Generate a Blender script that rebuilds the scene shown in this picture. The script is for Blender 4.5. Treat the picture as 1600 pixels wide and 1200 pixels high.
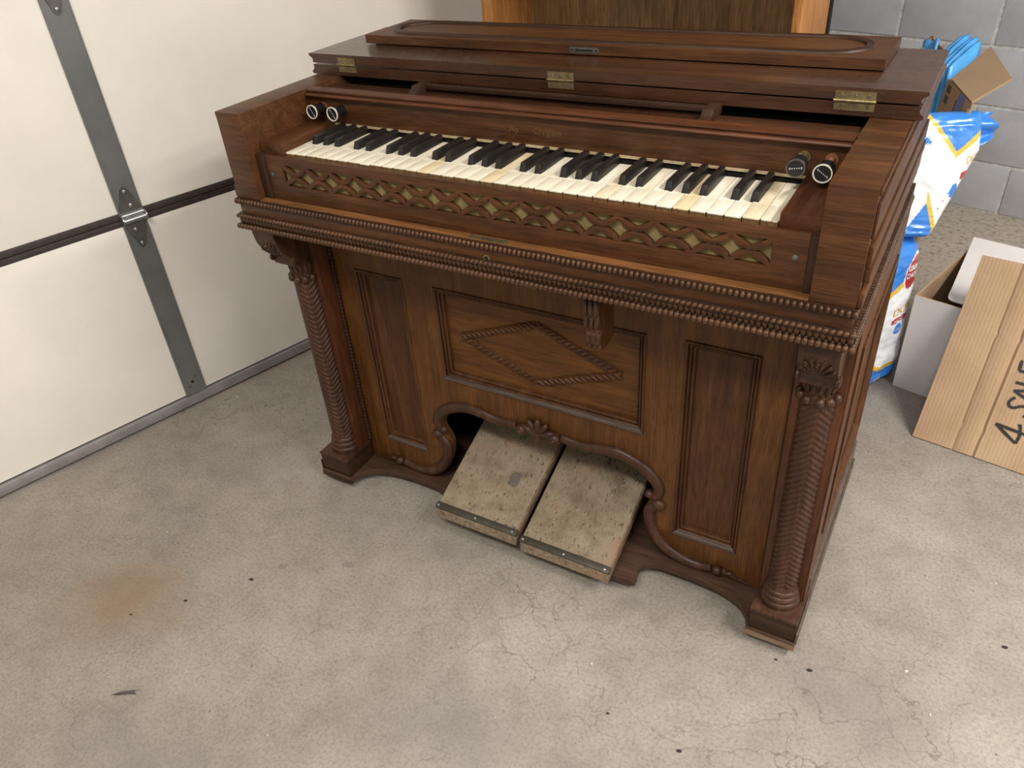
import bpy, bmesh, math, random
from mathutils import Vector, Matrix, noise
random.seed(7)
sc = bpy.context.scene
for o in list(bpy.data.objects): bpy.data.objects.remove(o)
COL = sc.collection
R = math.radians
# ------------------------------------------------------------------ camera
LIFT = 0.018                     # the organ stands this high on its casters
cam_d = bpy.data.cameras.new('camera'); cam = bpy.data.objects.new('camera', cam_d); COL.objects.link(cam)
cam_d.sensor_width = 36; cam_d.lens = 36*1214.4955/1600; cam_d.clip_start = .02
yaw, pit, rol = R(32.5070815), R(55.31822403), R(-4.69402466)
cam.matrix_world = (Matrix.Translation((0.60827542, -0.94892775, 1.19404621+LIFT)) @ Matrix.Rotation(yaw, 4, 'Z')
                    @ Matrix.Rotation(pit, 4, 'X') @ Matrix.Rotation(rol, 4, 'Z'))
sc.camera = cam
# ------------------------------------------------------------------ world, light, exposure
w = bpy.data.worlds.new('world'); sc.world = w; w.use_nodes = True
w.node_tree.nodes['Background'].inputs[0].default_value = (.9, .95, 1, 1)
w.node_tree.nodes['Background'].inputs[1].default_value = .3
TH = R(16)                       # the room is turned 16 degrees against the organ
CT, ST = math.cos(TH), math.sin(TH)
def UV(u, v, z=0.0): return Vector((u*CT+v*ST, -u*ST+v*CT, z))
def area(name, u, v, z, su, sv, watts, col=(1, .965, .915), aim=None):
    d = bpy.data.lights.new(name, 'AREA'); d.shape = 'RECTANGLE'; d.size = su; d.size_y = sv; d.energy = watts; d.color = col
    o = bpy.data.objects.new(name, d); COL.objects.link(o); o.location = UV(u, v, z); o.rotation_euler = (0, 0, -TH)
    if aim is not None:
        o.rotation_euler = (UV(*aim)-o.location).to_track_quat('-Z', 'Y').to_euler()
    return o
LAMPS = [('lamp_right', 1.75, 0.55, 2.36, .16, 1.2, 44), ('lamp_front', 0.75, -1.25, 2.36, 1.2, .16, 27), ('lamp_far', 3.2, -.3, 2.36, .16, 1.2, 34)]
for (n, u, v, z, a, b, e) in LAMPS: area(n, u, v, z, a, b, e)
vs = sc.view_settings
vs.view_transform = 'Standard'; vs.look = 'None'; vs.gamma = 1; vs.use_curve_mapping = False
vs.exposure = 0.66

# ------------------------------------------------------------------ helpers
def tag(o, label=None, cat=None, group=None, kind=None):
    if label: o['label'] = label
    if cat: o['category'] = cat
    if group: o['group'] = group
    if kind: o['kind'] = kind
    return o
def empty(name, loc=(0, 0, 0), rz=0, parent=None):
    o = bpy.data.objects.new(name, None); COL.objects.link(o); o.location = loc; o.rotation_euler = (0, 0, rz)
    o.empty_display_size = .05; o.parent = parent
    return o
def link(name, me, mat=None, parent=None, smooth=None):
    o = bpy.data.objects.new(name, me); COL.objects.link(o); o.parent = parent
    if mat is not None and not me.materials: me.materials.append(mat)
    if smooth is not None:
        me.shade_smooth() if smooth >= 180 else me.set_sharp_from_angle(angle=R(smooth)) if False else None
        for p in me.polygons: p.use_smooth = True
        if smooth < 180: me.set_sharp_from_angle(angle=R(smooth))
    return o
def mesh(name, V, F, mat=None, parent=None, smooth=None):
    me = bpy.data.meshes.new(name); me.from_pydata([tuple(v) for v in V], [], F); me.update()
    return link(name, me, mat, parent, smooth)
class MB:
    """collects shapes that belong to ONE part"""
    def __init__(s): s.V = []; s.F = []
    def add(s, V, F):
        b = len(s.V); s.V += [tuple(v) for v in V]; s.F += [tuple(i+b for i in f) for f in F]
    def box(s, x0, x1, y0, y1, z0, z1):
        s.add([(x0, y0, z0), (x1, y0, z0), (x1, y1, z0), (x0, y1, z0), (x0, y0, z1), (x1, y0, z1), (x1, y1, z1), (x0, y1, z1)],
              [(0, 3, 2, 1), (4, 5, 6, 7), (0, 1, 5, 4), (1, 2, 6, 5), (2, 3, 7, 6), (3, 0, 4, 7)])
    def hexa(s, P): s.add(P, [(0, 3, 2, 1), (4, 5, 6, 7), (0, 1, 5, 4), (1, 2, 6, 5), (2, 3, 7, 6), (3, 0, 4, 7)])
    def ell(s, c, ax, ay, az, n=8, m=6):
        c = Vector(c); ax, ay, az = Vector(ax), Vector(ay), Vector(az); V = [c+az]
        for j in range(1, m):
            t = math.pi*j/m
            for i in range(n):
                p = 2*math.pi*i/n; V.append(c+ax*(math.sin(t)*math.cos(p))+ay*(math.sin(t)*math.sin(p))+az*math.cos(t))
        V.append(c-az); F = []
        for i in range(n): F.append((0, 1+i, 1+(i+1) % n))
        for j in range(m-2):
            for i in range(n):
                a = 1+j*n+i; b = 1+j*n+(i+1) % n; F.append((a, a+n, b+n, b))
        L = len(V)-1; k = 1+(m-2)*n
        for i in range(n): F.append((L, k+(i+1) % n, k+i))
        s.add(V, F)
    def lathe(s, prof, c, ax=(0, 0, 1), n=24):
        """prof = [(r, h)] about axis ax through c"""
        c = Vector(c); az = Vector(ax).normalized(); t = Vector((1, 0, 0)) if abs(az.x) < .9 else Vector((0, 1, 0))
        a = az.cross(t).normalized(); b = az.cross(a); V = []; F = []; k = len(prof)
        for (r, h) in prof:
            for i in range(n):
                p = 2*math.pi*i/n; V.append(c+az*h+a*(r*math.cos(p))+b*(r*math.sin(p)))
        for j in range(k-1):
            for i in range(n):
                q = j*n+i; q2 = j*n+(i+1) % n; F.append((q, q2, q2+n, q+n))
        F.append(tuple(range(n-1, -1, -1))); F.append(tuple((k-1)*n+i for i in range(n)))
        s.add(V, F)
    def sweep(s, path, prof, nrm, closed=False, widths=None):
        """prof = [(a, b)]: a sideways in the plane of the path, b along nrm"""
        P = [Vector(p) for p in path]; N = Vector(nrm).normalized(); n = len(P); k = len(prof); V = []; F = []
        for i in range(n):
            p0 = P[i-1] if (i > 0 or closed) else P[i]; p1 = P[(i+1) % n] if (i < n-1 or closed) else P[i]
            d0 = (P[i]-p0); d1 = (p1-P[i])
            d0 = d0.normalized() if d0.length > 1e-9 else d1.normalized(); d1 = d1.normalized() if d1.length > 1e-9 else d0
            n0 = N.cross(d0); n1 = N.cross(d1); m = (n0+n1); m = m.normalized() if m.length > 1e-6 else n0
            sc_ = 1/max(.4, m.dot(n0)); wd = widths[i] if widths else 1
            for (a, b) in prof: V.append(P[i]+m*(a*sc_*wd)+N*(b*(wd if widths else 1)))
        for i in range(n if closed else n-1):
            j = (i+1) % n
            for q in range(k):
                r = (q+1) % k; F.append((i*k+q, i*k+r, j*k+r, j*k+q))
        if not closed:
            F.append(tuple(range(k-1, -1, -1))); F.append(tuple((n-1)*k+q for q in range(k)))
        s.add(V, F)
    def build(s, name, mat, parent=None, smooth=None, bevel=0):
        me = bpy.data.meshes.new(name); me.from_pydata(s.V, [], s.F)
        bm = bmesh.new(); bm.from_mesh(me); bmesh.ops.recalc_face_normals(bm, faces=bm.faces)
        if bevel: bmesh.ops.bevel(bm, geom=[e for e in bm.edges if e.is_manifold and e.calc_face_angle(0) > R(30)], offset=bevel, segments=2, profile=.6, affect='EDGES', clamp_overlap=True)
        bm.to_mesh(me); bm.free(); me.update()
        return link(name, me, mat, parent, smooth)
def box(name, x0, x1, y0, y1, z0, z1, mat, parent=None, bevel=.0012):
    m = MB(); m.box(x0, x1, y0, y1, z0, z1); return m.build(name, mat, parent, smooth=40 if bevel else None, bevel=bevel)
def fill2d(name, loops, depth, mapf, mat, parent=None, bevel=0, smooth=35):
    """flat board cut from outlines: loops[0] outside, the others holes; mapf(x, y, d) -> point, d from 0 to depth"""
    cu = bpy.data.curves.new(name, 'CURVE'); cu.dimensions = '2D'; cu.fill_mode = 'BOTH'; cu.extrude = depth/2; cu.bevel_depth = bevel; cu.bevel_resolution = 1
    if bevel: cu.extrude = depth/2-bevel; cu.offset = -bevel
    for L in loops:
        sp = cu.splines.new('POLY'); sp.points.add(len(L)-1)
        for p, q in zip(sp.points, L): p.co = (q[0], q[1], 0, 1)
        sp.use_cyclic_u = True
    ob = bpy.data.objects.new('tmp', cu); COL.objects.link(ob)
    me = bpy.data.meshes.new_from_object(ob.evaluated_get(bpy.context.evaluated_depsgraph_get())); bpy.data.objects.remove(ob); bpy.data.curves.remove(cu)
    me.name = name
    for v in me.vertices: v.co = mapf(v.co.x, v.co.y, v.co.z+depth/2)
    bm = bmesh.new(); bm.from_mesh(me); bmesh.ops.remove_doubles(bm, verts=bm.verts, dist=1e-6); bmesh.ops.recalc_face_normals(bm, faces=bm.faces); bm.to_mesh(me); bm.free()
    me.materials.clear()
    return link(name, me, mat, parent, smooth)
def smoothpath(P, k=6):
    """Catmull-Rom through the points"""
    P = [Vector(p) for p in P]; out = []
    for i in range(len(P)-1):
        a = P[i-1] if i else P[0]*2-P[1]; b, c = P[i], P[i+1]; d = P[i+2] if i+2 < len(P) else P[-1]*2-P[-2]
        for j in range(k):
            t = j/k; out.append(.5*((2*b)+(c-a)*t+(2*a-5*b+4*c-d)*t*t+(3*b-a-3*c+d)*t**3))
    out.append(P[-1]); return out
def rnd_prof(w, h, n=7, base=0.0):
    """half-round profile, w wide, h high"""
    return [(-w/2, -base)]+[(w/2*math.cos(math.pi-math.pi*i/(n-1)), h*math.sin(math.pi*i/(n-1))) for i in range(n)]+[(w/2, -base)]
def text(name, body, size, O, ex, ey, mat, parent, align='LEFT', off=0.0, thick=.0003, sx=1.0, shear=0):
    cu = bpy.data.curves.new(name, 'FONT'); cu.body = body; cu.size = size; cu.align_x = align; cu.extrude = thick; cu.offset = off; cu.resolution_u = 3; cu.shear = shear
    ob = bpy.data.objects.new('tmp', cu); COL.objects.link(ob)
    me = bpy.data.meshes.new_from_object(ob.evaluated_get(bpy.context.evaluated_depsgraph_get())); bpy.data.objects.remove(ob); bpy.data.curves.remove(cu)
    me.name = name; me.materials.clear()
    O, ex, ey = Vector(O), Vector(ex).normalized(), Vector(ey).normalized(); n = ex.cross(ey)
    for v in me.vertices: v.co = O+ex*(v.co.x*sx)+ey*v.co.y+n*v.co.z
    return link(name, me, mat, parent)
def copy_tree(o, parent=None):
    c = o.copy(); COL.objects.link(c); c.parent = parent
    for ch in o.children: copy_tree(ch, c)
    return c

# ------------------------------------------------------------------ materials
def mat_base(name):
    m = bpy.data.materials.new(name); m.use_nodes = True; nt = m.node_tree
    b = nt.nodes['Principled BSDF']; return m, nt, b
def N(nt, typ, **kw):
    n = nt.nodes.new(typ)
    for k, v in kw.items():
        if k.startswith('i_'):
            key = k[2:]; key = int(key) if key.isdigit() else key.replace('_', ' ')
            n.inputs[key].default_value = v
        else: setattr(n, k, v)
    return n
def ramp(nt, fac, stops):
    r = nt.nodes.new('ShaderNodeValToRGB'); el = r.color_ramp.elements
    while len(el) > 1: el.remove(el[-1])
    el[0].position = stops[0][0]; el[0].color = (*stops[0][1], 1)
    for p, c in stops[1:]: e = el.new(p); e.color = (*c, 1)
    nt.links.new(fac, r.inputs[0]); return r
def mixc(nt, fac, a, b, typ='MIX'):
    m = nt.nodes.new('ShaderNodeMix'); m.data_type = 'RGBA'; m.blend_type = typ
    for s, v in ((0, fac), (6, a), (7, b)):
        if hasattr(v, 'links') or hasattr(v, 'is_linked'): nt.links.new(v, m.inputs[s])
        elif isinstance(v, (int, float)): m.inputs[s].default_value = v
        else: m.inputs[s].default_value = (*v, 1)
    return m.outputs[2]
def coords(nt, scale=(1, 1, 1), kind='Object', rot=(0, 0, 0)):
    t = nt.nodes.new('ShaderNodeTexCoord'); mp = nt.nodes.new('ShaderNodeMapping'); mp.inputs['Scale'].default_value = scale; mp.inputs['Rotation'].default_value = rot
    nt.links.new(t.outputs[kind], mp.inputs[0]); return mp.outputs[0]
def noise_n(nt, vec, scale, detail=4, rough=.55, dist=0):
    n = nt.nodes.new('ShaderNodeTexNoise'); n.inputs['Scale'].default_value = scale; n.inputs['Detail'].default_value = detail; n.inputs['Roughness'].default_value = rough; n.inputs['Distortion'].default_value = dist
    nt.links.new(vec, n.inputs['Vector']); return n.outputs['Fac']
def bump(nt, b, h, strength=.2, dist=.001):
    n = nt.nodes.new('ShaderNodeBump'); n.inputs['Strength'].default_value = strength; n.inputs['Distance'].default_value = dist
    nt.links.new(h, n.inputs['Height']); nt.links.new(n.outputs[0], b.inputs['Normal'])
def plain(name, col, rough=.5, metal=0, spec=.5, var=0, vscale=30, bmp=0, bscale=200, coat=0):
    m, nt, b = mat_base(name); b.inputs['Roughness'].default_value = rough; b.inputs['Metallic'].default_value = metal; b.inputs['Specular IOR Level'].default_value = spec
    b.inputs['Coat Weight'].default_value = coat
    b.inputs['Base Color'].default_value = (*col, 1); v = coords(nt)
    if var:
        f = noise_n(nt, v, vscale, 5, .6); c = ramp(nt, f, [(.3, tuple(x*(1-var) for x in col)), (.7, tuple(min(1, x*(1+var)) for x in col))]); nt.links.new(c.outputs[0], b.inputs['Base Color'])
    if bmp: bump(nt, b, noise_n(nt, v, bscale, 3), bmp, .001)
    return m
def wood(name, dark, mid, light, grain='x', rough=.40, coat=.06, spec=.28, fine=1.0, ring=1.0):
    m, nt, b = mat_base(name)
    S = {'x': (1.5, 26, 26), 'y': (26, 1.5, 26), 'z': (26, 26, 1.5)}[grain]
    v = coords(nt, S); f = noise_n(nt, v, 2.2*ring, 6, .62, .6)
    c = ramp(nt, f, [(.2, dark), (.5, mid), (.82, light)])
    S2 = {'x': (6, 160, 160), 'y': (160, 6, 160), 'z': (160, 160, 6)}[grain]
    v2 = coords(nt, S2); f2 = noise_n(nt, v2, 4*fine, 3, .6)
    pore = ramp(nt, f2, [(.36, (.36, .33, .31)), (.54, (1.04, 1.04, 1.04))])
    col = mixc(nt, .66, c.outputs[0], pore.outputs[0], 'MULTIPLY')
    v3 = coords(nt); f3 = noise_n(nt, v3, 7, 4, .6)
    big = ramp(nt, f3, [(.3, (.72, .7, .68)), (.62, (1.12, 1.08, 1.05))])
    col = mixc(nt, .8, col, big.outputs[0], 'MULTIPLY')
    nt.links.new(col, b.inputs['Base Color'])
    rr = nt.nodes.new('ShaderNodeMapRange'); rr.inputs['To Min'].default_value = rough-.08; rr.inputs['To Max'].default_value = rough+.14; nt.links.new(f3, rr.inputs[0]); nt.links.new(rr.outputs[0], b.inputs['Roughness'])
    b.inputs['Coat Weight'].default_value = coat; b.inputs['Coat Roughness'].default_value = .3; b.inputs['Specular IOR Level'].default_value = spec
    bump(nt, b, f2, .12, .0006)
    return m
D, Mi, L = (.031, .0120, .0046), (.080, .0315, .0108), (.142, .060, .0205)
W = {g: wood('walnut_'+g, D, Mi, L, g) for g in 'xyz'}
Lr = {g: wood('walnut_red_'+g, (.034, .0110, .0044), (.082, .0280, .0105), (.140, .052, .0195), g) for g in 'xyz'}
WD = {g: wood('walnut_dark_'+g, (.016, .0075, .004), (.038, .0175, .009), (.066, .032, .016), g, rough=.42) for g in 'xyz'}
WO = {g: wood('oak_panel_'+g, (.050, .0192, .0046), (.108, .0430, .0100), (.178, .077, .0195), g) for g in 'xyz'}
WORN = wood('worn_ledge', (.10, .042, .014), (.19, .085, .030), (.30, .155, .065), 'x', rough=.45)
RAW = wood('raw_edge', (.12, .078, .045), (.20, .135, .085), (.30, .22, .15), 'x', rough=.6, coat=0)
KEYW = wood('key_wood', (.13, .068, .026), (.22, .125, .05), (.31, .19, .085), 'z', rough=.55, coat=0)
BEADM = wood('worn_beads', (.030, .014, .0075), (.085, .040, .019), (.17, .085, .042), 'x', rough=.32)
LIDW = {g: wood('lid_walnut_'+g, (.024, .0095, .0045), (.056, .0225, .0100), (.095, .041, .0185), g, rough=.25, coat=.5) for g in 'xy'}
ROPE = plain('dark_corner_rope', (.030, .014, .008), .6, spec=.2)
CARVE = wood('carved_walnut', (.024, .0110, .0062), (.058, .0255, .0135), (.110, .052, .029), 'z', rough=.36)
DUSTY = wood('dusty_ledge', (.050, .034, .026), (.095, .068, .052), (.15, .115, .092), 'x', rough=.5, coat=0)
BASEW = wood('base_walnut', (.034, .017, .011), (.068, .037, .024), (.11, .065, .045), 'x', rough=.48, coat=0)
GREYW = wood('dusty_walnut', (.075, .055, .042), (.13, .10, .08), (.2, .165, .135), 'z', rough=.6, coat=0)
def ivory_mat():
    m, nt, b = mat_base('ivory'); oi = nt.nodes.new('ShaderNodeObjectInfo')
    c = ramp(nt, oi.outputs['Random'], [(0, (.72, .66, .52)), (.35, (.80, .76, .64)), (.7, (.76, .71, .58)), (1, (.70, .58, .36))])
    v = coords(nt, (60, 12, 60)); f = noise_n(nt, v, 2, 4); st = ramp(nt, f, [(.35, (.80, .74, .62)), (.6, (1, 1, 1))])
    nt.links.new(mixc(nt, .6, c.outputs[0], st.outputs[0], 'MULTIPLY'), b.inputs['Base Color']); b.inputs['Roughness'].default_value = .32
    return m
IVORY = ivory_mat()
EBONY = plain('ebony', (.012, .010, .009), .35, var=.3, vscale=60)
BLACKP = plain('black_knob', (.010, .010, .011), .3)
RING = plain('ivory_ring', (.72, .68, .6), .4)
FELT = plain('felt_strip', (.40, .32, .19), .9, var=.35, vscale=40)
REDF = plain('red_brown_shank', (.24, .095, .055), .45)
CLOTH = plain('fret_cloth', (.225, .165, .068), .9, var=.25, vscale=80, bmp=.2, bscale=900)
BRASS = plain('old_brass', (.27, .215, .11), .42, metal=.85, var=.4, vscale=120, bmp=.2, bscale=300)
STEELD = plain('dull_steel', (.16, .155, .14), .45, metal=.8, var=.4, vscale=90)
DARK = plain('dark_inside', (.006, .005, .004), .8)  # near black: shade of the organ's gaps and hollows put into the colour
GOLDL = plain('faded_gilt', (.135, .075, .028), .5)
WHITEM = plain('white_mark', (.6, .6, .58), .5)
RUBBER = plain('black_rubber', (.012, .012, .013), .7)

def concrete():
    m, nt, b = mat_base('concrete_floor'); v = coords(nt)
    f = noise_n(nt, v, 1.7, 8, .6, .3); c = ramp(nt, f, [(.28, (.225, .199, .171)), (.5, (.305, .273, .236)), (.72, (.38, .346, .303))])
    g = noise_n(nt, v, 160, 3, .7); gr = ramp(nt, g, [(.3, (.60, .59, .57)), (.52, (1, 1, 1)), (.75, (1.2, 1.2, 1.19))])
    col = mixc(nt, .75, c.outputs[0], gr.outputs[0], 'MULTIPLY')
    g2 = noise_n(nt, v, 16, 6, .65); gr2 = ramp(nt, g2, [(.34, (.80, .79, .78)), (.55, (1, 1, 1)), (.75, (1.06, 1.05, 1.03))]); col = mixc(nt, .7, col, gr2.outputs[0], 'MULTIPLY')
    # stains with a place and a shape of their own
    t = nt.nodes.new('ShaderNodeTexCoord')
    def spot(x, y, rx, ry, colr, amt, seed=0, sharp=(.25, .75)):
        mp = nt.nodes.new('ShaderNodeMapping'); mp.vector_type = 'TEXTURE'; mp.inputs['Location'].default_value = (x, y, 0); mp.inputs['Scale'].default_value = (rx, ry, 1); mp.inputs['Rotation'].default_value = (0, 0, seed)
        nt.links.new(t.outputs['Object'], mp.inputs[0])
        ln = nt.nodes.new('ShaderNodeVectorMath'); ln.operation = 'LENGTH'; nt.links.new(mp.outputs[0], ln.inputs[0])
        nz = noise_n(nt, v, 9, 5, .65); ad = nt.nodes.new('ShaderNodeMath'); ad.operation = 'MULTIPLY_ADD'; nt.links.new(nz, ad.inputs[0]); ad.inputs[1].default_value = 1.3; nt.links.new(ln.outputs['Value'], ad.inputs[2])
        hv = nt.nodes.new('ShaderNodeMath'); hv.operation = 'MULTIPLY'; nt.links.new(ad.outputs[0], hv.inputs[0]); hv.inputs[1].default_value = .5
        r = ramp(nt, hv.outputs[0], [((sharp[0]+.3)*.5, (amt, amt, amt)), ((sharp[1]+1.05)*.5, (0, 0, 0))])
        return r.outputs[0], colr
    for s in (spot(-.67, -.47, .17, .12, 0, .85, .5), ):
        col = mixc(nt, s[0], col, (.215, .135, .070))
    for (x, y, rx, ry, a, rz) in ((0.07, -0.4, 0.38, 0.19, 0.65, 0.3), (-0.36, -0.7, 0.418, 0.171, 0.6000000000000001, 0.2), (0.65, -0.06, 0.418, 0.152, 0.55, -0.5), (0.33, -0.42, 0.266, 0.133, 0.5, 0.9), (-.16, -.06, .10, .05, .35, 0), (-.75, -.05, .2, .1, .3, .3), (.9, .1, .2, .1, .3, 0)):
        s = spot(x, y, rx*.62, ry*.75, 0, a, rz); col = mixc(nt, s[0], col, (.17, .155, .15))
    for (x, y, rx, ry, a) in ((-.4432, -.2561, .022, .012, .8), (-.317, -.188, .02, .012, .6), (.24, -.02, .05, .03, .4)):
        s = spot(x, y, rx*1.4, ry*1.4, 0, a, .3, (.55, .15)); col = mixc(nt, s[0], col, (.16, .145, .13))
    # hairline cracks
    nzv = nt.nodes.new('ShaderNodeTexNoise'); nzv.inputs['Scale'].default_value = 7; nzv.inputs['Detail'].default_value = 5; nt.links.new(v, nzv.inputs['Vector'])
    av = nt.nodes.new('ShaderNodeVectorMath'); av.operation = 'MULTIPLY_ADD'; nt.links.new(nzv.outputs['Color'], av.inputs[0]); av.inputs[1].default_value = (.22, .22, .22); nt.links.new(v, av.inputs[2])
    vo = nt.nodes.new('ShaderNodeTexVoronoi'); vo.feature = 'DISTANCE_TO_EDGE'; vo.inputs['Scale'].default_value = 9; nt.links.new(av.outputs[0], vo.inputs['Vector'])
    ck = ramp(nt, vo.outputs['Distance'], [(0, (1, 1, 1)), (.012, (0, 0, 0))])
    msk = ramp(nt, noise_n(nt, v, 2.3, 3), [(.46, (0, 0, 0)), (.62, (.85, .85, .85))])
    cm = nt.nodes.new('ShaderNodeMath'); cm.operation = 'MULTIPLY'; nt.links.new(ck.outputs[0], cm.inputs[0]); nt.links.new(msk.outputs[0], cm.inputs[1])
    col = mixc(nt, cm.outputs[0], col, (.13, .115, .10))
    sp = ramp(nt, noise_n(nt, v, 70, 2, .5), [(.235, (1, 1, 1)), (.255, (0, 0, 0))]); col = mixc(nt, sp.outputs[0], col, (.10, .09, .08))
    sw = ramp(nt, noise_n(nt, coords(nt, (1, 1, 1), 'Object', (0, 0, 1)), 60, 2, .5), [(.76, (0, 0, 0)), (.775, (1, 1, 1))]); col = mixc(nt, sw.outputs[0], col, (.62, .6, .56))
    # rough, brownish pour along the block wall
    gm = nt.nodes.new('ShaderNodeMapping'); gm.inputs['Rotation'].default_value = (0, 0, TH); nt.links.new(t.outputs['Object'], gm.inputs[0])
    sx = nt.nodes.new('ShaderNodeSeparateXYZ'); nt.links.new(gm.outputs[0], sx.inputs[0])
    ed = nt.nodes.new('ShaderNodeMath'); ed.operation = 'MULTIPLY_ADD'; nt.links.new(noise_n(nt, v, 5, 5), ed.inputs[0]); ed.inputs[1].default_value = .5; nt.links.new(sx.outputs['Y'], ed.inputs[2])
    er = nt.nodes.new('ShaderNodeMapRange'); er.inputs['From Min'].default_value = 1.5; er.inputs['From Max'].default_value = 2.1; nt.links.new(ed.outputs[0], er.inputs[0])
    rg = ramp(nt, noise_n(nt, v, 55, 5, .7), [(.35, (.20, .17, .14)), (.48, (.40, .355, .295)), (.7, (.48, .43, .36))])
    col = mixc(nt, er.outputs[0], col, rg.outputs[0])
    nt.links.new(col, b.inputs['Base Color']); b.inputs['Roughness'].default_value = .62; b.inputs['Specular IOR Level'].default_value = .35
    hs = nt.nodes.new('ShaderNodeMath'); hs.operation = 'MULTIPLY_ADD'; nt.links.new(noise_n(nt, v, 55, 5, .7), hs.inputs[0]); nt.links.new(er.outputs[0], hs.inputs[1]); nt.links.new(g, hs.inputs[2])
    bump(nt, b, hs.outputs[0], .25, .003)
    return m
CONC = concrete()
def block_mat():
    m, nt, b = mat_base('grey_painted_block'); v = coords(nt)
    f = noise_n(nt, v, 8, 6, .65); c = ramp(nt, f, [(.3, (.385, .395, .43)), (.7, (.50, .51, .545))]); nt.links.new(c.outputs[0], b.inputs['Base Color'])
    b.inputs['Roughness'].default_value = .55; h = noise_n(nt, coords(nt, (60, 60, 14)), 3, 5, .7); bump(nt, b, h, .45, .002); return m
BLOCK = block_mat()
MORTAR = plain('painted_mortar', (.56, .56, .57), .7, var=.3, vscale=60, bmp=.8, bscale=120)
CREAM = plain('cream_door_skin', (.80, .765, .70), .55, var=.045, vscale=5)
BROWN = plain('dark_brown_seam', (.040, .030, .027), .5, var=.25, vscale=80)
GALV = plain('galvanised_stile', (.20, .205, .21), .42, metal=.55, var=.12, vscale=9)
GALVL = plain('bright_zinc', (.42, .43, .44), .3, metal=.9, var=.2, vscale=60)
GALVH = plain('hinge_zinc', (.16, .155, .15), .38, metal=.75, var=.25, vscale=40)
ALU = plain('aluminium_retainer', (.36, .35, .35), .42, metal=.6, var=.15, vscale=20)
WHITEW = plain('white_paint', (.72, .70, .66), .7)
CARD = plain('brown_cardboard', (.40, .27, .16), .75, var=.08, vscale=12)
CARD_SHADE = plain('brown_cardboard_shaded', (.30, .205, .12), .75, var=.08, vscale=12)  # shaded copy of CARD: shade of flap and rear walls put into the colour
WCARD = plain('white_cardboard', (.68, .655, .65), .6, var=.04, vscale=6)
MARK = plain('black_marker', (.014, .012, .012), .5)
def plastic(name, col): return plain(name, col, .28, spec=.5, coat=.3, var=.06, vscale=18)
PW, PB, PG, PR = plastic('white_film', (.78, .80, .84)), plastic('blue_film', (.035, .22, .70)), plastic('gold_film', (.72, .46, .04)), plastic('red_film', (.42, .045, .04))
PADB = plain('blue_pad_film', (.07, .36, .78), .35, var=.15, vscale=25)
TAPE = plain('blue_tape', (.06, .09, .42), .35)

# ================================================================== SETTING
def room(name, V, F, mat, kind='structure', smooth=None):
    o = mesh(name, V, F, mat, None, smooth); o.rotation_euler = (0, 0, -TH); tag(o, kind=kind); return o
def rbox(m, *a): m.box(*a)
DU, WV, RU, FV, HC = -1.073, 2.299, 4.0, -3.4, 2.45
# floor: organ frame on purpose, so the stains keep their place
fl = mesh('floor', [(-8, -8, 0), (9, -8, 0), (9, 8, 0), (-8, 8, 0)], [(0, 1, 2, 3)], CONC); tag(fl, kind='structure')
m = MB(); m.box(DU-.1, RU+.1, FV-.1, WV+.25, HC, HC+.1); o = m.build('ceiling', WHITEW); o.rotation_euler = (0, 0, -TH); tag(o, kind='structure')
m = MB(); m.box(RU, RU+.12, FV-.1, WV+.25, 0, HC); o = m.build('wall_right', WHITEW); o.rotation_euler = (0, 0, -TH); tag(o, kind='structure')
m = MB(); m.box(DU-.1, RU, FV-.12, FV, 0, HC); o = m.build('wall_front', WHITEW); o.rotation_euler = (0, 0, -TH); tag(o, kind='structure')
# block wall: mortar core with every block in front of it
wb = empty('wall_back', (0, 0, 0), -TH); tag(wb, kind='structure')
m = MB(); m.box(DU-.1, RU, WV+.004, WV+.2, 0, HC); m.build('mortar', MORTAR, wb)
BWD, BH = .318, .19
def block_mesh(wd, ht, nm):
    m = MB(); m.box(-wd/2+.0055, wd/2-.0055, 0, .05, .0055, ht-.0055); o = m.build(nm, BLOCK, None, 40, bevel=.003); me = o.data; bpy.data.objects.remove(o); return me
bmesh_full = block_mesh(BWD, BH, 'block')
bmesh_low = block_mesh(BWD, .173, 'block_low')
for r in range(13):
    z0 = 0 if r == 0 else .173+(r-1)*BH
    off = .107 if r % 2 == 0 else -.052
    for k in range(-4, 5 if r > 3 else 8):
        uc = off+BWD/2+k*BWD
        if z0+BH > HC or uc-BWD/2 < DU-.05: continue
        o = link('block', bmesh_low if r == 0 else bmesh_full, None, wb); o.location = (uc, WV+random.uniform(-.0015, .0015), z0)
# garage door (left)
gd = empty('door_1', (0, 0, 0), -TH); tag(gd, kind='structure')
SEAM = [.029, .545, 1.062, 1.595, 2.128]
for i in range(4):
    z0 = SEAM[i]+(.006 if i == 0 else .016); z1 = SEAM[i+1]-.016
    box('door_panel', DU-.04, DU, -3.3, WV-.02, z0, z1, CREAM, gd, .001)
    if i:
        box('seam_rail', DU-.038, DU+.003, -3.3, WV-.02, SEAM[i]+.001, SEAM[i]+.0155, BROWN, gd, .001)
        box('seam_rail', DU-.038, DU+.001, -3.3, WV-.02, SEAM[i]-.0155, SEAM[i]-.001, BROWN, gd, .001)
m = MB(); m.box(DU-.045, DU-.004, -3.3, WV-.02, .0, .036); m.build('bottom_seal', RUBBER, gd)
box('bottom_retainer', DU-.03, DU+.012, -3.3, WV-.02, .007, .0315, ALU, gd, .0015)
m = MB(); m.box(DU-.04, DU-.002, -3.3, WV-.02, 2.1, HC); m.build('header', WHITEW, gd)
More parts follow.
